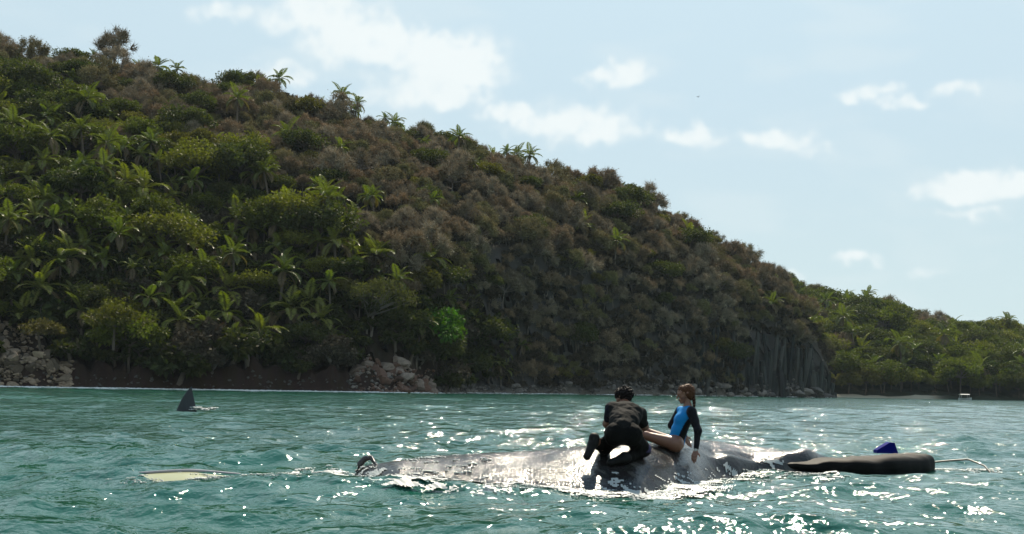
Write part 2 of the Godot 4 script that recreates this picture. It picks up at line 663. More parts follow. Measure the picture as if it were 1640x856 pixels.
func merged(parts: Array) -> MB:
	var r := MB.new()
	for m in parts:
		var o := r.v.size()
		r.v.append_array(m.v)
		r.n.append_array(m.n)
		r.c.append_array(m.c)
		for i in m.idx:
			r.idx.append(i + o)
	return r


func boulder(sd: int, flat: float, tint: Color, cuts := 15) -> ArrayMesh:
	rng.seed = sd
	var sp := SphereMesh.new()
	sp.radial_segments = 12
	sp.rings = 7
	sp.radius = 1.0
	sp.height = 2.0
	var arr := sp.get_mesh_arrays()
	var vs: PackedVector3Array = arr[Mesh.ARRAY_VERTEX]
	var ix: PackedInt32Array = arr[Mesh.ARRAY_INDEX]
	var planes := []
	for i in cuts:
		planes.append([rdir(), rng.randf_range(0.38, 0.78)])
	for i in vs.size():
		var p := vs[i]
		for q in planes:
			var e: float = p.dot(q[0]) - q[1]
			if e > 0.0:
				p -= q[0] * e
		p *= 1.0 + 0.14 * fine.get_noise_3dv(p * 9.0 + Vector3(sd, 0, 0))
		p.y *= flat
		vs[i] = p
	var mb := MB.new()
	for i in range(0, ix.size(), 3):
		var a := vs[ix[i]]
		var b := vs[ix[i + 1]]
		var d := vs[ix[i + 2]]
		if (d - a).cross(b - a).length() < 1e-5:
			continue
		var col := tint * rng.randf_range(0.82, 1.18)
		col.a = 1.0
		mb.tri(a, b, d, col)
	return mb.mesh()


const ORD := ["first", "second", "third", "fourth", "fifth", "sixth", "seventh", "eighth", "ninth", "tenth", "eleventh", "twelfth", "thirteenth", "fourteenth", "fifteenth", "sixteenth", "seventeenth", "eighteenth", "nineteenth", "twentieth", "21st", "22nd", "23rd", "24th", "25th", "26th", "27th", "28th", "29th", "30th", "31st", "32nd", "33rd", "34th", "35th", "36th", "37th", "38th", "39th", "40th"]


func section(s: float) -> String:
	var names := [[150, "at the hill's far left end"], [300, "straight above the grey fin"], [440, "above the half-sunken board"], [540, "left of the flat-topped tree"], [680, "above the flat-topped tree"], [800, "over the boulder beach"],
		[930, "left of the kneeling man"], [1040, "above the kneeling man"], [1140, "above the seated woman"], [1235, "left of the cliff columns"], [1400, "over the cliff columns"]]
	for n in names:
		if s < n[0]:
			return n[1]
	return names[-1][1]


func band(f: float) -> String:
	return "ridge line" if f > 0.9 else "upper slope" if f > 0.65 else "middle slope" if f > 0.38 else "lower slope" if f > 0.13 else "shore foot"


# plants: dictionaries of kind, look, pos, yaw, scale, variant, s, f. Gives each a label of its own and builds the things
func label_all(list: Array, noun: Dictionary) -> void:
	var classes := {}
	for q in list:
		var key := "%s %s|%s %s" % [q.look, noun[q.kind], band(q.f), section(q.s)]
		if not classes.has(key):
			classes[key] = []
		classes[key].append(q)
	for key in classes:
		var a: Array = classes[key]
		a.sort_custom(func(x, y): return x.pos.x / -x.pos.z < y.pos.x / -y.pos.z)
		var w: PackedStringArray = key.split("|")
		for i in a.size():
			if a.size() == 1:
				a[i].label = "%s on the %s" % [w[0], w[1]]
			else:
				a[i].label = "%s from left: %s, %s" % [ORD[mini(i, 39)], w[0], w[1]]


func stuff_copies(called: String, label: String, list: Array, meshes: Array) -> void:
	var root := base(called, Vector3.ZERO)
	tag(root, label, "", "", "stuff")
	for k in meshes.size():
		var mine := list.filter(func(q): return q.variant == k)
		if mine.is_empty():
			continue
		var mm := MultiMesh.new()
		mm.transform_format = MultiMesh.TRANSFORM_3D
		mm.mesh = meshes[k]
		mm.instance_count = mine.size()
		for i in mine.size():
			var q = mine[i]
			mm.set_instance_transform(i, Transform3D(Basis(Vector3.UP, q.yaw).scaled(Vector3(q.scale, q.scale * q.get("tall", 1.0), q.scale)), q.pos))
		var o := MultiMeshInstance3D.new()
		o.multimesh = mm
		named(o, "mass", root)
		o.set_meta("kind", "stuff")


func scatter(c: Array, s0: float, s1: float, t0: float, t1: float, tries: int, gap: float, sd: int) -> Array:
	rng.seed = sd
	var grid := {}
	var out := []
	for i in tries:
		var s := rng.randf_range(s0, s1)
		var t := rng.randf_range(t0, t1)
		if rng.randf() < 0.38:
			t = lerpf(t0, minf(t1, 0.2), rng.randf())
		var p := land(c, s, t)
		var cellp := Vector3i((p / gap).floor())
		var ok := true
		for dx in [-1, 0, 1]:
			for dy in [-1, 0, 1]:
				for dz in [-1, 0, 1]:
					for q in grid.get(cellp + Vector3i(dx, dy, dz), []):
						if q.distance_squared_to(p) < gap * gap:
							ok = false
		if not ok:
			continue
		if not grid.has(cellp):
			grid[cellp] = []
		grid[cellp].append(p)
		out.append({"pos": p, "s": s, "t": t, "f": p.y / maxf(table(c, s, 5), 1.0), "yaw": rng.randf() * TAU, "u": rng.randf(), "w": rng.randf(), "scale": 0.68 + 0.85 * pow(rng.randf(), 1.7)})
	return out


func both(a: Array, wood: Material, leaf: Material) -> ArrayMesh:
	var m := ArrayMesh.new()
	for k in 2:
		m.add_surface_from_arrays(Mesh.PRIMITIVE_TRIANGLES, a[k].surface_get_arrays(0))
		m.surface_set_material(k, [wood, leaf][k])
	return m


var wood_mat: StandardMaterial3D
var leaf_mat: StandardMaterial3D
var twig_mat: StandardMaterial3D
var palm_mat: StandardMaterial3D
var rock_mat: StandardMaterial3D


func plant_tree(q: Dictionary, called: String, meshes: Array, crown_mat: Material, category: String, group: String) -> Node3D:
	var t := base(called, q.pos, q.yaw)
	t.scale = Vector3.ONE * q.scale
	tag(t, q.label, category, group)
	obj("trunk", meshes[0], wood_mat, t)
	if meshes[1] is Array:
		for f in meshes[1]:
			obj("frond", f, crown_mat, t)
	else:
		obj("crown", meshes[1], crown_mat, t)
	return t


func build_plants() -> void:
	var g_tints := [Color(0.078, 0.09, 0.014), Color(0.115, 0.13, 0.018), Color(0.155, 0.148, 0.026), Color(0.036, 0.050, 0.012), Color(0.135, 0.112, 0.030), Color(0.062, 0.070, 0.024)]
	var d_tints := [Color(0.25, 0.19, 0.118), Color(0.215, 0.18, 0.12), Color(0.255, 0.187, 0.112), Color(0.20, 0.173, 0.083), Color(0.26, 0.22, 0.152), Color(0.17, 0.16, 0.068)]
	var greens := []
	for i in 6:
		greens.append(broadleaf(100 + i, [4.4, 4.0, 5.2, 3.6, 3.0, 4.4][i], [6.6, 7.0, 6.2, 6.0, 4.6, 6.8][i], [0.75, 0.95, 0.55, 1.0, 0.8, 0.7][i], g_tints[i], 110, 30, 0.46))
	var dries := []
	for i in 6:
		dries.append(dry_tree(200 + i, [3.7, 4.2, 3.3, 3.9, 4.5, 3.4][i], [5.6, 6.2, 5.0, 5.8, 6.4, 5.2][i], d_tints[i], [0.25, 0.1, 0.2, 0.6, 0.1, 0.7][i]))
	var palms := []
	var palm_whole := []
	for i in 4:
		var a := palm(300 + i, [4.2, 5.4, 3.4, 6.4][i], [3.6, 3.3, 4.0, 3.2][i], [Color(0.155, 0.165, 0.024), Color(0.12, 0.14, 0.022), Color(0.195, 0.19, 0.034), Color(0.135, 0.145, 0.028)][i])
		palms.append([a[0], a[1].map(func(m): return m.mesh())])
		palm_whole.append([a[0], merged(a[1]).mesh()])
	var look_g := ["mid-green", "bright-green", "light-green", "dark-green", "yellowish", "dull-green"]
	var look_d := ["rust-brown", "grey-brown", "rust-brown", "olive-brown", "grey-brown", "olive-brown"]
	var look_p := ["broad", "slim", "low", "tall"]

	var spots := scatter(coast, -140, 1332, 0.018, 1.12, 26000, 3.45, 21)
	var gl := noise(41, 0.06, 2)
	var lists := {"broadleaf": [], "dry": [], "palm": []}
	for q in spots:
		var lim := table(green_line, q.s, 1) + gl.get_noise_2d(q.pos.x, q.pos.z) * 14.0
		var in_green: bool = q.pos.y < lim and q.s < 830.0
		if (q.s > 1180 and q.pos.y < table(coast, q.s, 5) * 0.5) or (q.s > 1295 and (q.t < 0.6 or q.w < 0.5)):
			continue   # bare columns of the cliff
		if q.t < 0.028 or (q.s < 110 and q.s > -60 and q.t < 0.07) or (q.s > 575 and q.s < 690 and q.t < 0.06):
			continue   # rock outcrops and bank
		var near_special: bool = q.s > 535 and q.s < 775 and q.pos.y > 2.0 and q.pos.y < 14.0 and q.t < 0.16
		if near_special and q.w < 0.65:
			continue
		if q.t > 0.9 and fmod(q.u * 37.0, 1.0) < 0.2:
			continue
		if in_green:
			var palmy := 0.74 if q.f < 0.55 else 0.25
			if q.u < palmy:
				q.kind = "palm"
			else:
				q.kind = "broadleaf"
		else:
			var ridge_palm: bool = q.t > 0.93 and ((q.s > 200 and q.s < 300) or (q.s > 420 and q.s < 500) or (q.s > 560 and q.s < 640) or (q.s > 690 and q.s < 880))
			q.kind = "palm" if (ridge_palm and q.u < 0.85) or q.u < 0.03 else "dry"
			if q.kind == "dry" and q.u > 0.93:
				q.kind = "broadleaf"
		var nv := 4 if q.kind == "palm" else 6
		q.variant = int(q.w * nv * 0.9999)
		if q.kind == "broadleaf" and not in_green:
			q.variant = [4, 5][int(q.w * 1.999)]
		q.look = (look_p if q.kind == "palm" else look_d if q.kind == "dry" else look_g)[q.variant]
		if q.kind == "dry" and q.s > 700 and q.t < 0.2:
			q.scale *= 0.9
		if q.kind == "dry":
			q.scale *= 0.74 * (1.1 if q.t > 0.9 else 1.0)
		elif q.kind == "palm":
			q.scale *= 0.88 * (0.92 if q.t > 0.9 else 1.0)
		elif in_green and q.f > 0.25:
			q.scale *= 1.05
		else:
			q.scale *= 0.85
		q.size = q.scale / q.pos.length()
		lists[q.kind].append(q)
	var caps := {"broadleaf": 215, "dry": 290, "palm": 225}
	var noun := {"broadleaf": "leafy tree", "dry": "bare tree", "palm": "palm"}
	var called := {"broadleaf": "broadleaf_tree", "dry": "dry_tree", "palm": "palm_tree"}
	var groups := {"broadleaf": "green trees on the near hill", "dry": "leafless trees on the near hill", "palm": "palms on the near hill"}
	var masses := {"broadleaf": "green forest filling the near hillside between the single trees", "dry": "brown leafless forest filling the headland between the single trees", "palm": "palms filling the near hillside between the single palms"}
	var mass_names := {"broadleaf": "green_forest", "dry": "dry_forest", "palm": "palm_forest"}
	for kind in lists:
		var a: Array = lists[kind]
		a = a.filter(func(q): return q.s > -60)
		var outside: Array = lists[kind].filter(func(q): return q.s <= -60)
		# those that show largest first: near ones and those on the open skyline
		a.sort_custom(func(x, y): return x.size * (1.6 if x.t > 0.93 and x.t < 1.02 else 1.0) > y.size * (1.6 if y.t > 0.93 and y.t < 1.02 else 1.0))
		var single: Array = a.slice(0, caps[kind])
		label_all(single, noun)
		for i in single.size():
			var q: Dictionary = single[i]
			var ms = dries[q.variant] if kind == "dry" else greens[q.variant] if kind == "broadleaf" else palms[q.variant] if i < 60 else palm_whole[q.variant]
			plant_tree(q, called[kind], ms, twig_mat if kind == "dry" else palm_mat if kind == "palm" else leaf_mat, "palm" if kind == "palm" else "tree", groups[kind])
		var src: Array = dries if kind == "dry" else greens if kind == "broadleaf" else palm_whole
		var cm := twig_mat if kind == "dry" else palm_mat if kind == "palm" else leaf_mat
		stuff_copies(mass_names[kind], masses[kind], a.slice(caps[kind]) + outside, src.map(func(x): return both(x, wood_mat, cm)))
	# undergrowth between the trees
	var low := scatter(coast, -140, 1332, 0.008, 1.05, 10000, 2.6, 22)
	low = low.filter(func(q): return not (q.s > 1190 and q.pos.y < table(coast, q.s, 5) * 0.45) and not (q.t < 0.03 and q.w < 0.3) and not (q.s > -60 and q.s < 110 and q.t < 0.075) and not (q.s > 572 and q.s < 700 and q.t < 0.06) and not (q.s > 1290 and q.t < 0.5))
	var bush := [broadleaf(401, 1.5, 1.4, 0.7, Color(0.032, 0.040, 0.012), 45, 12, 0.42), dry_tree(402, 1.5, 1.6, Color(0.075, 0.062, 0.042), 0.4)]  # scrub colours darkened to paint deep shade into the gaps between crowns
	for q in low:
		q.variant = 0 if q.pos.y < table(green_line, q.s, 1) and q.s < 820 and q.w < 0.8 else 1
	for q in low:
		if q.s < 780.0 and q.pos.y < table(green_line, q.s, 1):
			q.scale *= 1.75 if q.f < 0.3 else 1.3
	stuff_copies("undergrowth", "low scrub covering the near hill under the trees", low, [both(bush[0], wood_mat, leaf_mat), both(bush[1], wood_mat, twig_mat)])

	# far hill
	var fs := scatter(far_coast, 1225, 1800, 0.025, 1.1, 9000, 4.6, 23)
	var far_lists := {"broadleaf": [], "palm": [], "dry": []}
	for q in fs:
		if q.t < 0.04 and q.s < 1520:
			continue
		q.kind = "palm" if q.u < 0.3 else "dry" if q.u > 0.93 - 0.35 * sstep(0.75, 1.0, q.t) else "broadleaf"
		var nv := 4 if q.kind == "palm" else 6
		q.variant = int(q.w * nv * 0.9999)
		if q.kind == "broadleaf" and q.variant == 4:
			q.variant = 3
		q.scale *= 1.25
		far_lists[q.kind].append(q)
	for kind in far_lists:
		var src: Array = dries if kind == "dry" else greens if kind == "broadleaf" else palm_whole
		var cm := twig_mat if kind == "dry" else palm_mat if kind == "palm" else leaf_mat
		stuff_copies("far_" + mass_names[kind], {"broadleaf": "green forest covering the far hill across the bay", "palm": "palms mixed into the forest of the far hill", "dry": "brown trees along the crest of the far hill"}[kind], far_lists[kind], src.map(func(x): return both(x, wood_mat, cm)))
	# trees that stand out
	var sp := [
		["palm_tree", Vector3(146.1, 33.5, -513), 1.35, 3, "P", "lone palm sticking up above the far hill's crest"],
		["palm_tree", Vector3(137.0, 34.0, -510), 1.3, 1, "P", "palm just left of the lone palm on the far crest"],
		["yellow_bush", Vector3(109.0, 1.2, -404), 1.5, 4, "G", "yellow-green bush nearest the headland on the far beach"],
		["yellow_bush", Vector3(115.0, 1.2, -406), 1.7, 4, "G", "widest yellow-green bush behind the far beach"],
		["yellow_bush", Vector3(121.5, 1.4, -408), 1.6, 4, "G", "bright bush in the middle of the far beach"],
		["yellow_bush", Vector3(128.0, 1.4, -410), 1.3, 2, "G", "green bush at the right end of the far beach"],
		["yellow_bush", Vector3(170.5, 1.2, -412), 1.4, 5, "G", "grey-green round bush at the far shore's right edge"],
		["dry_tree", Vector3(36.0, 46.9, -334.5), 1.35, 4, "D", "forked bare tree leaning out on the headland's skyline"],
		["dry_tree", Vector3(-98.0, 78.5, -299), 1.3, 1, "D", "dark flat-crowned bare tree alone on the left skyline"],
		["dry_tree", land(coast, 675, 0.16), 1.1, 4, "D", "grey twiggy tree right behind the flat-topped tree"],
	]
	for a in sp:
		var ms: Array = palm_whole[a[3]] if a[4] == "P" else greens[a[3]] if a[4] == "G" else dries[a[3]]
		plant_tree({"pos": a[1], "yaw": 0.7, "scale": a[2], "label": a[5]}, a[0], ms, palm_mat if a[4] == "P" else leaf_mat if a[4] == "G" else twig_mat, "palm" if a[4] == "P" else "bush" if a[4] == "G" and a[0] == "yellow_bush" else "tree", "")
	flat_tree()


func flat_tree() -> void:
	# the wide flat-topped tree with the pale forked trunk over the red rocks
	rng.seed = 55
	var wood := MB.new()
	var top := MB.new()
	var pale := Color(0.24, 0.205, 0.17)
	var f1 := Vector3(-0.2, 3.3, 0)
	limb(wood, Vector3(-0.6, -1.0, 0.1), f1, 0.26, 0.2, pale, 0.05)
	limb(wood, Vector3(-1.1, -1.0, -0.1), Vector3(-0.9, 2.6, 0), 0.2, 0.15, pale, 0.06)
	for i in 44:
		var a := rng.randf() * TAU
		var r := sqrt(rng.randf()) * 6.2
		var ce := Vector3(cos(a) * r + 0.6, 7.0 - r * r * 0.075 + rng.randf_range(-0.7, 0.5), sin(a) * r * 0.8)
		if i % 2 == 0:
			limb(wood, f1 if i % 4 == 0 else Vector3(-0.9, 2.6, 0), ce, 0.13, 0.035, pale.darkened(0.25), 0.08)
		var tone := Color(0.10, 0.095, 0.032) * rng.randf_range(0.8, 1.25)
		for k in 85:
			var o := rdir()
			var p := ce + Vector3(o.x * 1.4, o.y * 0.7, o.z * 1.4) * pow(rng.randf(), 0.4)
			var dir := (o + rdir()).normalized()
			var col := tone * rng.randf_range(0.8, 1.25)
			col.a = 1.0
			top.leaf(p, dir, dir.cross(rdir()).normalized(), 0.36, 0.2, 0.1, col)
	var t := base("flat_topped_tree", land(coast, 597, 0.085))
	t.scale = Vector3(1.0, 1.3, 1.0)
	tag(t, "wide flat-topped tree with pale forked trunk above the red rocks", "tree")
	obj("trunk", wood.mesh(), wood_mat, t)
	obj("crown", top.mesh(), leaf_mat, t)
	var b := broadleaf(58, 4.3, 6.2, 0.9, Color(0.06, 0.155, 0.016), 110, 30, 0.45)
	plant_tree({"pos": land(coast, 697, 0.06), "yaw": 0.4, "scale": 1.5, "label": "vivid green rounded tree right of the flat-topped tree"}, "rounded_tree", b, leaf_mat, "tree", "")
	var y := broadleaf(59, 3.2, 4.2, 0.8, Color(0.11, 0.10, 0.022), 80, 24, 0.4)
	plant_tree({"pos": Vector3(-56.5, 6.5, -178), "yaw": 0.4, "scale": 1.25, "label": "yellow-olive bushy tree low above the dark bank on the left"}, "bushy_tree", y, leaf_mat, "tree", "")
	var z := broadleaf(60, 2.6, 3.0, 0.7, Color(0.11, 0.085, 0.04), 70, 20, 0.35)
	plant_tree({"pos": Vector3(-66.5, 6.0, -177), "yaw": 0.2, "scale": 1.2, "label": "brownish shrub on top of the pale rocks at the left"}, "brown_shrub", z, leaf_mat, "shrub", "")


# ------------------------------------------------------------------ rocks
func build_rocks() -> void:
	var pale := []
	var red := []
	var grey := []
	for i in 4:
		pale.append(boulder(500 + i, 0.7, Color(0.27, 0.20, 0.14) * [1.0, 0.65, 1.25, 0.4][i]))
		red.append(boulder(510 + i, 0.75, [Color(0.15, 0.085, 0.06), Color(0.22, 0.165, 0.13), Color(0.10, 0.058, 0.043), Color(0.27, 0.21, 0.17)][i]))
		grey.append(boulder(520 + i, 0.6, [Color(0.12, 0.108, 0.095), Color(0.18, 0.16, 0.14), Color(0.09, 0.082, 0.073), Color(0.23, 0.2, 0.17)][i]))
	# pale outcrop at the left end
	rng.seed = 60
	var o := base("rock_outcrop", Vector3(-66.0, 0, -171.0))
	tag(o, "pale brown lumpy rock outcrop at the waterline on the left", "rock")
	for i in 190:
		var s := rng.randf_range(-40, 108)
		var t := rng.randf_range(0.0, 0.085)
		if t * 1500.0 > 118.0 - s:
			t *= 0.35
		var p := land(coast, s, t)
		var r := obj("rock", pale[i % 4], rock_mat, o)
		var k := 0.25 + 1.35 * pow(rng.randf(), 2.5)
		r.transform = Transform3D(Basis.from_euler(Vector3(rng.randf_range(-1.2, 1.2), rng.randf() * TAU, rng.randf_range(-1.2, 1.2))).scaled(Vector3(k * rng.randf_range(0.9, 1.6), k * rng.randf_range(0.7, 1.3), k)), p - o.position + Vector3(0, rng.randf_range(-0.3, 0.3), 0))
	# red outcrop under the flat-topped tree
	o = base("rock_outcrop", Vector3(-17.0, 0, -196.0))
	tag(o, "reddish broken rock outcrop under the flat-topped tree", "rock")
	for i in 80:
		var s := rng.randf_range(570, 692)
		var t := rng.randf_range(0.0, 0.06) * (1.0 - sstep(630, 692, s) * 0.75)
		var p := land(coast, s, t)
		var r := obj("rock", red[(i + (1 if s > 630 else 0)) % 4], rock_mat, o)
		var k := 0.3 + 1.5 * pow(rng.randf(), 2.0)
		r.transform = Transform3D(Basis.from_euler(Vector3(rng.randf_range(-0.6, 0.6), rng.randf() * TAU, rng.randf_range(-0.6, 0.6))).scaled(Vector3(k * 1.2, k * 1.1, k)), p - o.position + Vector3(0, 0.1, 0))
	# single boulders along the beach and the headland's foot
	var list := []
	for i in 80:
		var s := rng.randf_range(690, 1334) if i > 26 else rng.randf_range(960, 1330)
		var t := rng.randf_range(0.0, 0.03)
		var q := {"kind": "b", "pos": land(coast, s, t) + Vector3(0, 0.15, 0), "s": s, "f": 0.0, "look": ["dark", "grey", "dark", "pale"][i % 4], "v": i % 4, "k": rng.randf_range(0.6, 1.15) * (1.0 + 0.9 * sstep(950, 1250, s))}
		list.append(q)
	list.sort_custom(func(x, y): return x.s < y.s)
	var per := {}
	for q in list:
		var key: String = q.look + section(q.s)
		per[key] = per.get(key, 0) + 1
		var r := obj("boulder", grey[q.v], rock_mat)
		r.transform = Transform3D(Basis.from_euler(Vector3(rng.randf_range(-0.4, 0.4), rng.randf() * TAU, rng.randf_range(-0.4, 0.4))).scaled(Vector3(q.k * 1.3, q.k, q.k)), q.pos)
		tag(r, "%s %s boulder at the waterline %s" % [ORD[per[key] - 1], q.look, section(q.s)], "boulder", "boulders along the shore")
	var rubble := []
	for i in 1500:
		var s := rng.randf_range(560, 1336)
		var t := rng.randf_range(-0.006, 0.035 if s < 950 else 0.06)
		var p := land(coast, s, t)
		rubble.append({"pos": p, "yaw": rng.randf() * TAU, "scale": rng.randf_range(0.18, 0.5) * (1.0 + 0.6 * sstep(950, 1200, s)), "variant": rng.randi() % 4})
	for i in 260:
		var s := rng.randf_range(-60, 560)
		rubble.append({"pos": land(coast, s, rng.randf_range(-0.003, 0.012)), "yaw": rng.randf() * TAU, "scale": rng.randf_range(0.15, 0.45), "variant": 2})
	for i in 900:
		var left := i < 550
		var s := rng.randf_range(-60, 112) if left else rng.randf_range(575, 695)
		var t := rng.randf_range(-0.002, 0.085 * (1.0 - 0.6 * sstep(40.0, 112.0, s)) if left else 0.055)
		rubble.append({"pos": land(coast, s, t) + Vector3(0, 0.1, 0.2), "yaw": rng.randf() * TAU, "scale": rng.randf_range(0.15, 0.6), "variant": (4 if left else 6) + rng.randi() % 2})
	grey.append_array([pale[0], pale[2], red[0], red[3]])
	for m in grey:
		m.surface_set_material(0, rock_mat)
	stuff_copies("shore_rubble", "small stones and rubble lying along the hill's shore", rubble, grey)
	# the cliff of upright columns at the tip of the headland
	rng.seed = 61
	var cliff := base("cliff", Vector3(72, 0, -326))
	tag(cliff, "dark grey-green cliff of upright rock columns at the headland's tip", "", "", "structure")
	var cols := []
	for i in 4:
		var mb := MB.new()
		var tint: Color = [Color(0.034, 0.037, 0.034), Color(0.05, 0.052, 0.047), Color(0.024, 0.027, 0.025), Color(0.075, 0.073, 0.064)][i]
		var ring := []
		for lv in 4:
			var pts := []
			for k in 6:
				var a := TAU * k / 6.0
				var rr: float = [1.0, 0.93, 0.84, 0.62][lv] * rng.randf_range(0.86, 1.1)
				pts.append(Vector3(cos(a) * rr, [0.0, 0.45, 0.88, 1.0][lv] + rng.randf_range(-0.03, 0.03), sin(a) * rr))
			ring.append(pts)
		for lv in 3:
			for k in 6:
				var k2 := (k + 1) % 6
				var col := tint * rng.randf_range(0.8, 1.2)
				col.a = 1.0
				mb.quad(ring[lv][k], ring[lv + 1][k], ring[lv + 1][k2], ring[lv][k2], col)
		for k in range(1, 5):
			mb.tri(ring[3][0], ring[3][k + 1], ring[3][k], tint)
		cols.append(mb.mesh())
	for i in 260:
		var s := 1110.0 + 226.0 * pow(i / 259.0, 0.8)
		var t := rng.randf_range(0.02, 0.13)
		var p := land(coast, s, t)
		var top := table(coast, s, 5) * table(coast, s, 6)
		var hh := rng.randf_range(0.25, 1.0) * (top * sstep(0.0, 0.17, t + 0.05)) * 0.95 + 1.5
		var r := obj("rock_column", cols[i % 4], rock_mat, cliff)
		var w := rng.randf_range(0.4, 0.95)
		r.transform = Transform3D(Basis.from_euler(Vector3(rng.randf_range(-0.12, 0.06) - 0.05, rng.randf() * TAU, rng.randf_range(-0.16, 0.13))).scaled_local(Vector3(w, hh, w)), Vector3(p.x, 0.0, p.z) - cliff.position + Vector3(0, -0.5, 0))


# ------------------------------------------------------------------ whale
# x, front waterline z, crest z, back waterline z, crest height
var back := [
	[-2.05, -16.0, -16.25, -16.5, -0.05], [-1.8, -15.6, -16.1, -16.7, 0.12], [-1.35, -15.0, -16.15, -17.1, 0.19], [-0.9, -14.85, -16.35, -17.6, 0.24], [0.0, -14.65, -16.15, -18.3, 0.30], [1.0, -14.5, -15.9, -19.3, 0.40],
	[1.5, -14.6, -16.0, -19.8, 0.44], [2.2, -15.2, -16.7, -20.4, 0.415], [2.8, -16.3, -17.9, -20.6, 0.43], [3.4, -17.0, -18.1, -20.5, 0.37], [4.1, -17.1, -18.0, -20.2, 0.29], [4.6, -17.25, -18.0, -19.6, 0.17], [5.0, -17.9, -18.4, -19.2, -0.1]]
var skin_noise := noise(71, 0.7, 4)
var skin_fine := noise(72, 4.0, 3)


func whale_height(x: float, z: float) -> float:
	var zf := table(back, x, 1)
	var zc := table(back, x, 2)
	var zb := table(back, x, 3)
	var h := table(back, x, 4) + 0.10
	var v := (z - zc) / (zf - zc) if z > zc else (z - zc) / (zb - zc)
	var y := lerpf(h, 0.0, pow(absf(v), 1.6 if z > zc else 2.0)) - 0.10
	y += skin_noise.get_noise_2d(x * 0.6, z) * 0.03 + skin_fine.get_noise_2d(x, z) * 0.004
	# folds of slack skin towards the flipper
	var fold := exp(-pow((z - (-17.0 - (x - 3.0) * 0.55)) / 0.16, 2.0)) * sstep(2.5, 3.1, x) * (1.0 - sstep(4.1, 4.5, x))
	y += fold * 0.12
	y += 0.045 * exp(-pow((z - (-17.45 - (x - 3.0) * 0.3)) / 0.12, 2.0)) * sstep(2.9, 3.4, x) * (1.0 - sstep(4.5, 5.0, x))
	y -= exp(-pow((z - (-16.72 - (x - 3.0) * 0.5)) / 0.1, 2.0)) * sstep(2.5, 3.1, x) * (1.0 - sstep(4.0, 4.4, x)) * 0.07
	# long throat grooves running along the side that faces the open water
	if z > zc:
		y += 0.006 * sin(v * 26.0 + skin_noise.get_noise_2d(x, 3.0) * 3.0) * sstep(0.35, 0.55, v) * sstep(-1.0, 0.0, x)
	return maxf(y, -0.5)


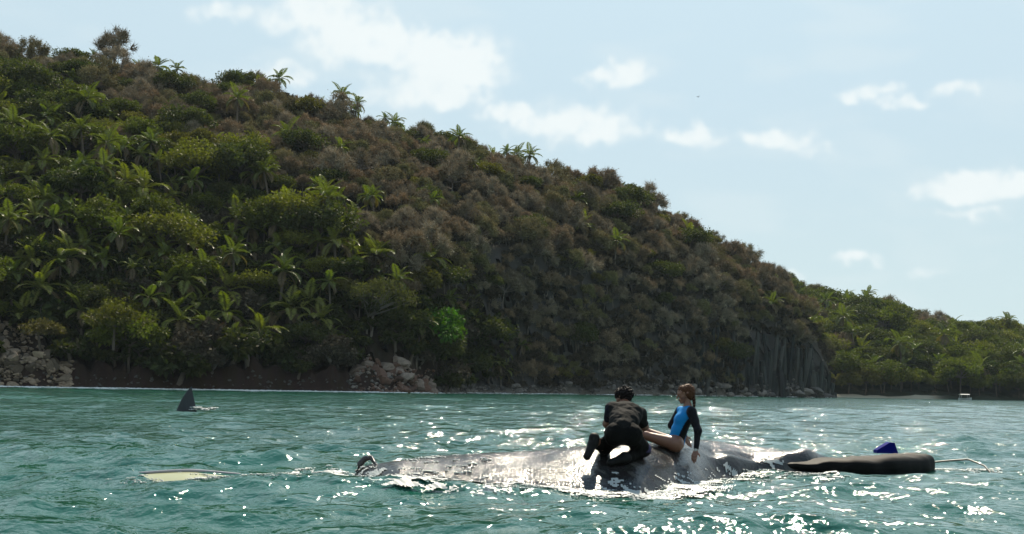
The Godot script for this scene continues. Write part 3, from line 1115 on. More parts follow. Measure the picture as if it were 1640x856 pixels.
func build_whale(skin: Material) -> void:
	var w := base("whale", Vector3(1.2, 0, -16.6))
	tag(w, "dark grey whale carcass lying awash under the two people", "whale")
	var mb := MB.new()
	var nx := 190
	var nz := 170
	for j in nz + 1:
		for i in nx + 1:
			var x := lerpf(-2.3, 5.2, float(i) / nx)
			var z := lerpf(-14.1, -21.2, float(j) / nz)
			var k := 0.5 + 0.5 * skin_noise.get_noise_2d(x * 1.7 + 30.0, z * 1.7)
			var sp := skin_fine.get_noise_2d(x * 0.6 - 9.0, z * 0.6)
			var col := Color(0.016, 0.0155, 0.015).lerp(Color(0.034, 0.032, 0.030), k)
			if sp > 0.33:
				col = col.lerp(Color(0.10, 0.095, 0.085), 0.5)
			mb.vert(Vector3(x, whale_height(x, z), z) - w.position, Vector3.UP, col)
	for j in nz:
		for i in nx:
			var a := j * (nx + 1) + i
			mb._face(a, a + nx + 1, a + 1)
			mb._face(a + 1, a + nx + 1, a + nx + 2)
	mb.smooth_normals()
	obj("body", mb.mesh(), skin, w)
	# flipper: a thick rounded slab reaching right
	var path := [Vector3(3.7, 0.13, -17.6), Vector3(4.2, 0.125, -17.5), Vector3(4.8, 0.095, -17.55), Vector3(5.4, 0.095, -17.95), Vector3(5.85, 0.115, -18.35), Vector3(6.05, 0.115, -18.55), Vector3(6.16, 0.11, -18.66), Vector3(6.2, 0.105, -18.70)]
	var hs := [0.05, 0.085, 0.145, 0.165, 0.155, 0.145, 0.10, 0.03]
	var ws := [0.22, 0.26, 0.30, 0.30, 0.28, 0.25, 0.17, 0.05]
	var fl := MB.new()
	var seg := 24
	var rings := 48
	for i in rings + 1:
		var f := float(i) / rings * (path.size() - 1)
		var k := mini(int(f), path.size() - 2)
		var u := f - k
		var p: Vector3 = path[k].lerp(path[k + 1], u)
		var tg: Vector3 = (path[k + 1] - path[k]).normalized()
		var sd := tg.cross(Vector3.UP).normalized()
		var h := lerpf(hs[k], hs[k + 1], u)
		var ww := lerpf(ws[k], ws[k + 1], u)
		for q in seg:
			var a := TAU * q / seg
			var ca := signf(cos(a)) * pow(absf(cos(a)), 0.6)
			var sa := signf(sin(a)) * pow(absf(sin(a)), 0.6)
			var pos := p + sd * ca * ww + Vector3(0, sa * h, 0)
			pos += Vector3(0, skin_fine.get_noise_3dv(pos * 0.5) * 0.02 + skin_noise.get_noise_3dv(pos * Vector3(1.6, 2.0, 2.0)) * 0.045, skin_noise.get_noise_3dv(pos * 2.0 + Vector3(9, 0, 0)) * 0.05)
			var kk := 0.5 + 0.5 * skin_noise.get_noise_3dv(pos * 2.0)
			fl.vert(pos - w.position, (sd * ca + Vector3(0, sa, 0)).normalized(), Color(0.006, 0.006, 0.006).lerp(Color(0.055, 0.045, 0.035), kk * sstep(0.82, 0.98, sa)))  # sunlit top painted in: brown upper face, near-black front and sides
	for i in rings:
		for q in seg:
			var a := i * seg + q
			var b := i * seg + (q + 1) % seg
			fl._face(a, a + seg, b)
			fl._face(b, a + seg, b + seg)
	fl.smooth_normals()
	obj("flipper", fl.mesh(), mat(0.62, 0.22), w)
	# torn curled edge at the left tip
	var ed := MB.new()
	var curl := [Vector3(-1.93, 0.02, -16.1), Vector3(-1.9, 0.12, -16.1), Vector3(-1.84, 0.19, -16.12), Vector3(-1.76, 0.205, -16.12), Vector3(-1.70, 0.14, -16.05), Vector3(-1.62, 0.05, -15.95), Vector3(-1.52, -0.04, -15.85)]
	var cp := PackedVector3Array()
	var cr := PackedFloat32Array()
	for i in curl.size():
		cp.append(curl[i] - w.position)
		cr.append([0.03, 0.042, 0.04, 0.034, 0.022, 0.016, 0.012][i])
	ed.tube(cp, cr, 9, Color(0.045, 0.042, 0.04))
	obj("skin_edge", ed.mesh(), skin, w)


# ------------------------------------------------------------------ people
func chain(b: Array, pts: Array, r: Array) -> void:
	for i in pts.size() - 1:
		b.append([pts[i], pts[i + 1], r[i], r[i + 1]])


func hand(b: Array, wrist: Vector3, dir: Vector3, palm_n: Vector3, curl: float, thumb_side: float) -> void:
	dir = dir.normalized()
	var side := dir.cross(palm_n).normalized() * thumb_side
	palm_n = side.cross(dir).normalized() * thumb_side
	for k in 4:
		var o := (k - 1.5) * 0.021
		var kn := wrist + dir * (0.088 - absf(k - 1.0) * 0.006) - side * o
		b.append([wrist + dir * 0.012 - side * o * 0.5, kn, 0.017, 0.0125])
		var ln: float = [0.040, 0.046, 0.043, 0.033][k]
		var c := curl * (0.8 + 0.15 * k)
		var d1 := (dir * cos(c * 0.6) + palm_n * sin(c * 0.6)).normalized()
		var d2 := (dir * cos(c * 1.4) + palm_n * sin(c * 1.4)).normalized()
		var p1 := kn + d1 * ln
		b.append([kn, p1, 0.0105, 0.009])
		b.append([p1, p1 + d2 * ln * 0.85, 0.009, 0.0072])
	var tb := wrist + dir * 0.03 + side * 0.026
	var td := (dir * 0.6 + side * 0.75 + palm_n * 0.25).normalized()
	b.append([wrist + dir * 0.02, tb, 0.016, 0.014])
	b.append([tb, tb + td * 0.038, 0.0135, 0.0105])
	b.append([tb + td * 0.038, tb + td * 0.038 + (td + dir * 0.7).normalized() * 0.03, 0.0105, 0.008])


func head_bones(c: Vector3, f: Vector3, u: Vector3) -> Array:
	f = f.normalized()
	var s := f.cross(u).normalized()
	u = s.cross(f).normalized()
	var b := []
	b.append([c + u * 0.035 - f * 0.025, c + u * 0.04 + f * 0.02, 0.084, 0.078])
	b.append([c - u * 0.02 + f * 0.03, c - u * 0.085 + f * 0.062, 0.060, 0.026])    # jaw and chin
	for g in [-1.0, 1.0]:
		b.append([c - u * 0.005 + f * 0.062 + s * g * 0.036, c - u * 0.02 + f * 0.055 + s * g * 0.045, 0.022, 0.02])   # cheekbone
		b.append([c + u * 0.028 + f * 0.088 + s * g * 0.012, c + u * 0.024 + f * 0.078 + s * g * 0.045, 0.010, 0.008])  # brow
		b.append([c - u * 0.008 - f * 0.008 + s * g * 0.078, c + u * 0.022 - f * 0.016 + s * g * 0.084, 0.010, 0.012])  # ear
	b.append([c + u * 0.014 + f * 0.094, c - u * 0.024 + f * 0.118, 0.008, 0.0125])   # nose
	b.append([c - u * 0.05 + f * 0.09 - s * 0.016, c - u * 0.05 + f * 0.09 + s * 0.016, 0.0085, 0.0085])   # upper lip
	b.append([c - u * 0.062 + f * 0.087 - s * 0.012, c - u * 0.062 + f * 0.087 + s * 0.012, 0.0085, 0.0085])
	return b


func eyes(parent: Node3D, c: Vector3, f: Vector3, u: Vector3) -> void:
	f = f.normalized()
	var s := f.cross(u).normalized()
	u = s.cross(f).normalized()
	for g in [-1.0, 1.0]:
		var mb := MB.new()
		var e: Vector3 = c + u * 0.008 + f * 0.077 + s * g * 0.032
		mb.field([[e, e + f * 0.001, 0.0125, 0.0125]], 0.004, 0.004, func(p): return Color(0.02, 0.012, 0.008) if (p - e).normalized().dot(f) > 0.86 else Color(0.7, 0.68, 0.65))
		obj("eye", mb.mesh(), mat(0.15), parent)


func paint(c: Color) -> Callable:
	return func(_p): return c


func build_people() -> void:
	var skin := mat(0.42, 0.5)
	skin.subsurf_scatter_enabled = true
	skin.subsurf_scatter_strength = 0.12
	var cloth := mat(0.85, 0.25)
	var wet := mat(0.6, 0.3)
	var hair := mat(0.6, 0.25)
	# ---- the man, kneeling with his back to the camera
	var S := Vector3(0, -0.3, 0)
	var m := base("person", Vector3(1.418, 0.3, -15.3))
	tag(m, "person kneeling bent forward, back turned, in dark shirt, shorts and black shoes", "person")
	var J := {"pelvis": Vector3(-0.045, 0.61, 0.08), "hip_l": Vector3(-0.125, 0.58, 0.10), "hip_r": Vector3(0.05, 0.58, 0.08), "waist": Vector3(-0.015, 0.73, -0.06), "chest": Vector3(0.025, 0.83, -0.25),
		"sh_l": Vector3(-0.14, 0.885, -0.30), "sh_r": Vector3(0.20, 0.825, -0.37), "neck": Vector3(0.03, 0.935, -0.43), "head": Vector3(0.015, 1.02, -0.53), "elb_l": Vector3(-0.20, 0.70, -0.40), "wr_l": Vector3(-0.12, 0.56, -0.60),
		"elb_r": Vector3(0.275, 0.67, -0.42), "wr_r": Vector3(0.25, 0.60, -0.64), "knee_l": Vector3(-0.25, 0.40, -0.22), "ank_l": Vector3(-0.385, 0.52, 0.15), "toe_l": Vector3(-0.47, 0.35, 0.24),
		"knee_r": Vector3(0.26, 0.385, -0.27), "ank_r": Vector3(0.0, 0.30, 0.06), "toe_r": Vector3(-0.17, 0.255, 0.15)}
	for k in J:
		J[k] += S
	var tan := Color(0.16, 0.075, 0.048)
	var body := []
	chain(body, [J.pelvis, J.waist, J.chest, J.neck], [0.125, 0.12, 0.125, 0.06])
	body.append([J.hip_l, J.hip_r, 0.115, 0.115])
	body.append([J.sh_l, J.sh_r, 0.07, 0.07])
	body.append([J.chest + Vector3(-0.08, 0, 0), J.waist + Vector3(-0.06, 0, 0), 0.11, 0.1])
	body.append([J.chest + Vector3(0.08, 0, 0), J.waist + Vector3(0.06, 0, 0), 0.11, 0.1])
	body.append([J.neck, J.head + Vector3(0, -0.03, 0), 0.058, 0.055])
	for q in ["l", "r"]:
		chain(body, [J["sh_" + q], J["elb_" + q], J["wr_" + q]], [0.06, 0.044, 0.028])
		chain(body, [J["hip_" + q], J["knee_" + q]], [0.10, 0.062])
		var calf: Vector3 = J["knee_" + q].lerp(J["ank_" + q], 0.35)
		chain(body, [J["knee_" + q], calf, J["ank_" + q]], [0.058, 0.058, 0.036])
		chain(body, [J["ank_" + q], J["toe_" + q]], [0.04, 0.03])
	var bm := MB.new()
	bm.field(body, 0.013, 0.05, paint(tan))
	var hf := Vector3(-0.75, -0.4, -0.6)
	bm.field(head_bones(J.head, hf, Vector3(0.1, 1, -0.3)), 0.0045, 0.022, paint(tan))
	var hb := []
	hand(hb, J.wr_l, Vector3(0.6, -0.25, -0.75), Vector3(0.1, -1, 0), 0.7, -1.0)
	bm.field(hb, 0.0036, 0.008, paint(tan))
	hb = []
	hand(hb, J.wr_r, Vector3(-0.25, -0.1, -0.95), Vector3(0, -1, 0), 0.7, 1.0)
	bm.field(hb, 0.0036, 0.008, paint(tan))
	obj("body", bm.mesh(), skin, m)
	eyes(m, J.head, hf, Vector3(0.1, 1, -0.3))
	var wrinkle := noise(81, 9.0, 2)
	var sm := MB.new()
	var sb := []
	chain(sb, [J.pelvis + Vector3(0, 0.05, -0.01), J.waist, J.chest, J.neck + Vector3(0, -0.03, 0.02)], [0.137, 0.135, 0.142, 0.085])
	sb.append([J.sh_l, J.sh_r, 0.083, 0.083])
	for g in [-1.0, 1.0]:
		sb.append([J.chest + Vector3(0.085 * g, 0, 0), J.waist + Vector3(0.065 * g, 0, 0), 0.125, 0.115])
	sb.append([J.sh_l, J.sh_l.lerp(J.elb_l, 0.6), 0.078, 0.068])
	sb.append([J.sh_r, J.sh_r.lerp(J.elb_r, 0.75), 0.078, 0.066])
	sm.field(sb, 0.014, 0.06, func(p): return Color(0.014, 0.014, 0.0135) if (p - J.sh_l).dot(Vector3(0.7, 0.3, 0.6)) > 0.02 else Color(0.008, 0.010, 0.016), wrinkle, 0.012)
	obj("shirt", sm.mesh(), cloth, m)
	var shm := MB.new()
	var hb2 := []
	hb2.append([J.hip_l + Vector3(0, 0.02, 0), J.hip_r + Vector3(0, 0.02, 0), 0.135, 0.135])
	hb2.append([J.hip_l, J.hip_l.lerp(J.knee_l, 0.85), 0.118, 0.088])
	hb2.append([J.hip_r, J.hip_r.lerp(J.knee_r, 0.9), 0.118, 0.09])
	hb2.append([J.knee_l, J.knee_l.lerp(J.ank_l, 0.6), 0.08, 0.07])
	hb2.append([J.knee_r, J.knee_r.lerp(J.ank_r, 0.9), 0.075, 0.066])
	shm.field(hb2, 0.014, 0.05, func(p): return Color(0.05, 0.045, 0.10) if (p - J.knee_r).length() < 0.14 and p.y > J.knee_r.y - 0.02 else Color(0.005, 0.005, 0.006), wrinkle, 0.012)
	obj("trousers", shm.mesh(), cloth, m)
	for q in ["l", "r"]:
		var sh := MB.new()
		var a: Vector3 = J["ank_" + q]
		var t: Vector3 = J["toe_" + q]
		var d := (t - a).normalized()
		sh.field([[a - d * 0.03 + Vector3(-0.01, 0.0, 0.01), a + d * 0.06, 0.055, 0.058], [a + d * 0.05, t + d * 0.03, 0.056, 0.046], [a + Vector3(-0.02, 0.03, 0.01), a, 0.05, 0.05]], 0.008, 0.03, paint(Color(0.006, 0.006, 0.006)))
		obj("shoe", sh.mesh(), wet, m)
	var hm := MB.new()
	var curls := noise(82, 26.0, 2)
	var hfn := hf.normalized()
	hm.field([[J.head + Vector3(0, 0.045, 0.0) - hfn * 0.03, J.head + Vector3(0, 0.06, 0.0) + hfn * 0.03, 0.098, 0.085], [J.head - hfn * 0.06 + Vector3(0, 0.03, 0), J.head - hfn * 0.055 + Vector3(0, -0.05, 0), 0.075, 0.05], [J.head + hfn * 0.06 + Vector3(0, 0.085, 0), J.head + hfn * 0.075 + Vector3(0, 0.07, 0), 0.04, 0.035]], 0.0065, 0.03, paint(Color(0.014, 0.010, 0.008)), curls, 0.022)
	obj("hair", hm.mesh(), hair, m)

	# ---- the woman, sitting, leaning back on her arms
	var w := base("person", Vector3(2.165, 0.3, -16.3))
	tag(w, "person sitting upright in blue and black swimsuit, braided hair, bare legs outstretched", "person")
	var K := {"pelvis": Vector3(0.0, 0.46, 0), "hip_l": Vector3(-0.02, 0.44, 0.085), "hip_r": Vector3(-0.02, 0.44, -0.085), "waist": Vector3(0.04, 0.615, 0), "chest": Vector3(0.105, 0.775, 0),
		"sh_l": Vector3(0.175, 0.862, 0.165), "sh_r": Vector3(0.075, 0.862, -0.17), "neck": Vector3(0.152, 0.92, 0), "head": Vector3(0.118, 1.075, 0.0), "elb_l": Vector3(0.245, 0.62, 0.25), "wr_l": Vector3(0.215, 0.375, 0.29),
		"elb_r": Vector3(-0.025, 0.67, -0.25), "wr_r": Vector3(0.18, 0.53, -0.40), "knee_l": Vector3(-0.42, 0.545, 0.06), "ank_l": Vector3(-0.74, 0.46, -0.06), "toe_l": Vector3(-0.82, 0.56, -0.06), "knee_r": Vector3(-0.385, 0.59, -0.17), "ank_r": Vector3(-0.72, 0.47, -0.27), "toe_r": Vector3(-0.80, 0.57, -0.27)}
	for k in K:
		K[k] += S
	var fair := Color(0.21, 0.10, 0.064)
	var wb := []
	chain(wb, [K.pelvis, K.waist, K.chest, K.neck], [0.105, 0.088, 0.092, 0.05])
	wb.append([K.hip_l, K.hip_r, 0.10, 0.10])
	wb.append([K.sh_l, K.sh_r, 0.05, 0.05])
	for g in [-1.0, 1.0]:
		wb.append([K.chest + Vector3(0.01, 0.0, 0.06 * g), K.waist + Vector3(0, 0, 0.035 * g), 0.08, 0.07])
		wb.append([K.chest + Vector3(-0.06, -0.01, 0.06 * g), K.chest + Vector3(-0.07, -0.025, 0.06 * g), 0.052, 0.05])
	wb.append([K.neck + Vector3(0, -0.02, 0), K.head + Vector3(0.015, -0.04, 0), 0.048, 0.046])
	for q in ["l", "r"]:
		chain(wb, [K["sh_" + q], K["elb_" + q], K["wr_" + q]], [0.046, 0.036, 0.024])
		chain(wb, [K["hip_" + q], K["knee_" + q]], [0.092, 0.054])
		var calf: Vector3 = K["knee_" + q].lerp(K["ank_" + q], 0.35)
		chain(wb, [K["knee_" + q], calf + Vector3(0, -0.015, 0), K["ank_" + q]], [0.05, 0.05, 0.032])
		chain(wb, [K["ank_" + q] + Vector3(0.02, -0.02, 0), K["toe_" + q]], [0.034, 0.022])
	var wm := MB.new()
	wm.field(wb, 0.012, 0.04, paint(fair))
	var wf := Vector3(-1, -0.16, 0.1)
	var wu := Vector3(-0.1, 1, 0)
	wm.field(head_bones(K.head, wf, wu), 0.0042, 0.02, paint(fair))
	hb = []
	hand(hb, K.wr_l, Vector3(-0.3, -0.8, 0.4), Vector3(0.5, -0.5, -0.6), 0.35, 1.0)
	wm.field(hb, 0.0034, 0.007, paint(fair))
	hb = []
	hand(hb, K.wr_r, Vector3(0.3, -0.85, -0.2), Vector3(0.6, -0.3, 0.3), 0.35, -1.0)
	wm.field(hb, 0.0034, 0.007, paint(fair))
	obj("body", wm.mesh(), skin, w)
	eyes(w, K.head, wf, wu)
	var blue := Color(0.007, 0.20, 0.52)
	var navy := Color(0.006, 0.0055, 0.009)
	var axis: Vector3 = (K.neck - K.pelvis).normalized()
	var suit_color := func(p: Vector3) -> Color:
		var hgt: float = (p - K.pelvis).dot(axis)
		var bk: float = (p - K.pelvis - axis * hgt).x     # how far towards her back
		var seam := lerpf(0.005, 0.05, clampf((hgt - 0.05) / 0.3, 0.0, 1.0)) - 0.03 * sin(clampf(hgt / 0.42, 0.0, 1.0) * PI)
		if hgt > 0.40 and absf(p.z) < 0.09:
			return blue
		if bk > 0.085 and hgt < 0.2 and hgt > 0.0:
			return blue
		return navy if bk > seam or absf(p.z) > 0.16 else blue
	var rm := MB.new()
	var rb := []
	chain(rb, [K.pelvis, K.waist, K.chest, K.neck + Vector3(0, -0.015, 0)], [0.112, 0.097, 0.10, 0.056])
	rb.append([K.pelvis + Vector3(-0.03, -0.03, -0.04), K.pelvis + Vector3(-0.03, -0.03, 0.04), 0.09, 0.09])
	rb.append([K.sh_l, K.sh_r, 0.064, 0.064])
	for g in [-1.0, 1.0]:
		rb.append([K.chest + Vector3(0.01, 0.0, 0.06 * g), K.waist + Vector3(0, 0, 0.035 * g), 0.088, 0.078])
		rb.append([K.chest + Vector3(-0.06, -0.01, 0.06 * g), K.chest + Vector3(-0.07, -0.025, 0.06 * g), 0.06, 0.058])
	rm.field(rb, 0.011, 0.04, suit_color)
	obj("swimsuit", rm.mesh(), wet, w)
	for q in ["l", "r"]:
		var sl := MB.new()
		var arm := []
		chain(arm, [K["sh_" + q], K["elb_" + q], K["wr_" + q].lerp(K["elb_" + q], 0.08)], [0.068, 0.048, 0.033])
		sl.field(arm, 0.010, 0.03, paint(navy), wrinkle, 0.006)
		obj("sleeve", sl.mesh(), wet, w)
	var band_m := MB.new()
	var ad: Vector3 = (K.wr_l - K.elb_l).normalized()
	band_m.field([[K.wr_l - ad * 0.012, K.wr_l + ad * 0.004, 0.031, 0.03]], 0.005, 0.01, paint(Color(0.45, 0.45, 0.43)))
	obj("wristband", band_m.mesh(), wet, w)
	var whm := MB.new()
	var wfn := wf.normalized()
	var h2 := [[K.head + Vector3(0, 0.045, 0.0) - wfn * 0.03, K.head + Vector3(0, 0.05, 0.0) + wfn * 0.022, 0.094, 0.080], [K.head - wfn * 0.055 + Vector3(0, 0.03, 0), K.head - wfn * 0.06 + Vector3(0, -0.035, 0), 0.07, 0.05], [K.head - wfn * 0.02 + Vector3(0, 0.0, 0.07), K.head - wfn * 0.05 + Vector3(0, -0.03, 0.04), 0.025, 0.03]]
	whm.field(h2, 0.0065, 0.025, paint(Color(0.075, 0.032, 0.016)), noise(84, 30.0, 2), 0.008)
	var bp: Vector3 = K.head - wfn * 0.095 + Vector3(0, -0.03, 0.015)
	var braid := []
	for i in 9:
		var q := bp + Vector3(0.006 * i - 0.0006 * i * i, -0.019 * i, 0.006 * i)
		var zz := 0.011 * (1.0 if i % 2 else -1.0)
		braid.append([q + Vector3(0.004, 0.012, zz), q + Vector3(-0.004, -0.010, -zz * 0.6), 0.024 - 0.0012 * i, 0.02 - 0.0012 * i])
	whm.field(braid, 0.005, 0.008, paint(Color(0.05, 0.022, 0.012)))
	obj("hair", whm.mesh(), hair, w)


# ------------------------------------------------------------------ other things
func build_things() -> void:
	# the fin
	var fin := MB.new()
	var skin := mat(0.45, 0.4)
	var prof := [[-0.44, 0.47, -0.25], [-0.38, 0.40, 0.0], [-0.31, 0.345, 0.2], [-0.215, 0.29, 0.42], [-0.11, 0.235, 0.62], [0.0, 0.195, 0.78], [0.09, 0.18, 0.88], [0.145, 0.185, 0.94], [0.172, 0.178, 0.965]]   # leading x, trailing x, y
	var lv := prof.size()
	var around := 20
	for i in lv:
		var a: float = prof[i][0]
		var b: float = prof[i][1]
		var th := 0.10 * (b - a)
		for k in around:
			var an := TAU * k / around
			var u := 0.5 - 0.5 * cos(an)
			var x := lerpf(a, b, u)
			var zz := sin(an) * th * (0.75 + 0.35 * cos(an))
			fin.vert(Vector3(x, prof[i][2], zz), Vector3(-cos(an) * 0.3, 0.1, signf(sin(an)) + 0.001).normalized(), Color(0.042, 0.045, 0.052) * (1.0 + 0.25 * skin_fine.get_noise_2d(x * 3.0, prof[i][2] * 3.0)))
	for i in lv - 1:
		for k in around:
			var a := i * around + k
			var b := i * around + (k + 1) % around
			fin._face(a, a + around, b)
			fin._face(b, a + around, b + around)
	fin.smooth_normals()
	var f := obj("shark_fin", fin.mesh(), skin)
	f.position = Vector3(-12.45, 0.02, -48.4)
	f.rotation.y = 0.12
	tag(f, "dark grey curved fin standing out of the water on the left", "fin")

	# the half-sunken board on the left
	var board := base("half_sunken_board", Vector3(-3.72, -0.015, -14.9), 0.06)
	tag(board, "pale board with yellow underside floating half sunk on the left", "board")
	var deck := MB.new()
	var nl := 40
	var nw := 8
	for j in nw + 1:
		for i in nl + 1:
			var u := float(i) / nl * 2.0 - 1.0
			var v := float(j) / nw
			var half := 0.34 * pow(maxf(0.0, 1.0 - pow(absf(u), 2.6)), 0.6)
			var x := u * 0.95
			var ridge := 0.085 - 0.075 * pow(absf(u + 0.05), 1.4)
			deck.vert(Vector3(x, ridge - 0.085 * v * v - 0.02 * v, -0.02 + v * half * 1.5), Vector3(0, 1, 0.3), Color(0.36, 0.365, 0.20).lerp(Color(0.46, 0.48, 0.42), sstep(0.35, 1.0, absf(u)) + 0.15 * skin_noise.get_noise_2d(x * 6.0, v * 4.0)))
	for j in nw:
		for i in nl:
			var a := j * (nl + 1) + i
			deck._face(a, a + nl + 1, a + 1)
			deck._face(a + 1, a + nl + 1, a + nl + 2)
	deck.smooth_normals()
	obj("yellow_face", deck.mesh(), mat(0.3), board)
	var rail := MB.new()
	var rp := PackedVector3Array()
	var rr := PackedFloat32Array()
	for i in 25:
		var u := i / 24.0 * 2.0 - 1.0
		rp.append(Vector3(u * 0.98, 0.098 - 0.075 * pow(absf(u + 0.05), 1.4), -0.03))
		rr.append(0.022 * (1.0 - 0.5 * absf(u)))
	rail.tube(rp, rr, 8, Color(0.34, 0.31, 0.33))
	obj("rail", rail.mesh(), mat(0.35), board)

	# blue block behind the flipper
	var bl := MB.new()
	var c := [Vector2(-0.155, 0.0), Vector2(0.16, 0.0), Vector2(0.11, 0.155), Vector2(0.04, 0.16), Vector2(-0.15, 0.045)]
	var n := c.size()
	for i in n:
		var a: Vector2 = c[i]
		var b: Vector2 = c[(i + 1) % n]
		bl.quad(Vector3(a.x, a.y, 0.09), Vector3(a.x, a.y, -0.09), Vector3(b.x, b.y, -0.09), Vector3(b.x, b.y, 0.09), Color(0.005, 0.009, 0.15))
	for k in range(1, n - 1):
		for zz in [0.09, -0.09]:
			bl.tri(Vector3(c[0].x, c[0].y, zz), Vector3(c[k].x, c[k].y, zz), Vector3(c[k + 1].x, c[k + 1].y, zz), Color(0.005, 0.009, 0.15))
	var blue := obj("blue_block", bl.mesh(), mat(0.8, 0.2))
	blue.position = Vector3(5.55, 0.265, -18.55)
	tag(blue, "small tilted dark blue block behind the whale's flipper", "block")

	# bent rod on the right
	var rod := base("bent_rod", Vector3(7.0, 0.0, -19.2))
	tag(rod, "thin bent brown metal rod rising from the water right of the flipper", "rod")
	var ro := MB.new()
	ro.tube(PackedVector3Array([Vector3(-0.55, 0.09, -0.2), Vector3(-0.3, 0.125, -0.12), Vector3(-0.02, 0.158, -0.02), Vector3(0.02, 0.155, 0.01), Vector3(0.1, 0.09, 0.4), Vector3(0.16, -0.1, 0.7)]), PackedFloat32Array([0.014, 0.014, 0.014, 0.014, 0.013, 0.012]), 8, Color(0.10, 0.075, 0.06))
	obj("shaft", ro.mesh(), mat(0.4), rod)
	var st := MB.new()
	st.tube(PackedVector3Array([Vector3(-0.64, -0.15, -0.2), Vector3(-0.62, 0.05, -0.2), Vector3(-0.585, 0.155, -0.2)]), PackedFloat32Array([0.014, 0.014, 0.01]), 8, Color(0.08, 0.075, 0.07))
	obj("stub", st.mesh(), mat(0.4), rod)

	# the small boat across the bay
	var boat := base("boat", Vector3(140.2, 0.0, -386.0), 0.1)
	tag(boat, "small boat with white canopy moored under the far shore", "boat")
	var hull := MB.new()
	var hp := [[-2.0, 0.5, 0.55], [-1.2, 0.7, 0.5], [0.2, 0.75, 0.48], [1.3, 0.55, 0.56], [2.1, 0.05, 0.75]]
	for i in 4:
		var a: Array = hp[i]
		var b: Array = hp[i + 1]
		for sg in [-1.0, 1.0]:
			hull.quad(Vector3(a[0], -0.2, a[1] * 0.5 * sg), Vector3(a[0], a[2], a[1] * sg), Vector3(b[0], b[2], b[1] * sg), Vector3(b[0], -0.2, b[1] * 0.5 * sg), Color(0.5, 0.5, 0.5))
		hull.quad(Vector3(a[0], a[2] - 0.15, a[1]), Vector3(b[0], b[2] - 0.15, b[1]), Vector3(b[0], b[2] - 0.15, -b[1]), Vector3(a[0], a[2] - 0.15, -a[1]), Color(0.3, 0.3, 0.3))
	hull.quad(Vector3(-2, -0.2, 0.25), Vector3(-2, 0.55, 0.5), Vector3(-2, 0.55, -0.5), Vector3(-2, -0.2, -0.25), Color(0.5, 0.5, 0.5))
	obj("hull", hull.mesh(), mat(0.5), boat)
	var can := MB.new()
	for i in 6:
		var z0 := lerpf(-0.85, 0.85, i / 6.0)
		var z1 := lerpf(-0.85, 0.85, (i + 1) / 6.0)
		var y0 := 1.55 + 0.22 * cos(z0 / 0.85 * 1.4)
		var y1 := 1.55 + 0.22 * cos(z1 / 0.85 * 1.4)
		can.quad(Vector3(-1.7, y0, z0), Vector3(-1.7, y1, z1), Vector3(1.2, y1, z1), Vector3(1.2, y0, z0), Color(0.55, 0.55, 0.53))
		can.quad(Vector3(-1.7, y0 - 0.06, z0), Vector3(-1.7, y1 - 0.06, z1), Vector3(1.2, y1 - 0.06, z1), Vector3(1.2, y0 - 0.06, z0), Color(0.8, 0.8, 0.78))
	obj("canopy", can.mesh(), mat(0.6), boat)
	for sx in [-1.5, 1.0]:
		for sz in [-0.6, 0.6]:
			var po := MB.new()
			po.tube(PackedVector3Array([Vector3(sx, 0.3, sz), Vector3(sx, 1.6, sz)]), PackedFloat32Array([0.04, 0.04]), 6, Color(0.5, 0.5, 0.5))
			obj("post", po.mesh(), mat(0.5), boat)

	# a bird far up
	var bird := base("bird", Vector3(44.9, 72.9, -300.0), 0.6)
	tag(bird, "tiny dark bird soaring in the sky right of centre", "bird")
	var bb := MB.new()
	bb.field([[Vector3(-0.22, 0, 0), Vector3(0.12, 0, 0), 0.045, 0.07], [Vector3(0.12, 0.01, 0), Vector3(0.24, 0.02, 0), 0.055, 0.03], [Vector3(-0.2, 0, 0), Vector3(-0.36, 0, 0), 0.03, 0.045], [Vector3(0.05, 0.03, 0.04), Vector3(-0.02, 0.2, 0.38), 0.05, 0.03], [Vector3(-0.02, 0.2, 0.38), Vector3(-0.12, 0.22, 0.68), 0.03, 0.012],
		[Vector3(0.05, 0.03, -0.04), Vector3(-0.02, 0.2, -0.38), 0.05, 0.03], [Vector3(-0.02, 0.2, -0.38), Vector3(-0.12, 0.22, -0.68), 0.03, 0.012]], 0.02, 0.03, paint(Color(0.03, 0.028, 0.026)))
	obj("body", bb.mesh(), mat(0.7), bird)


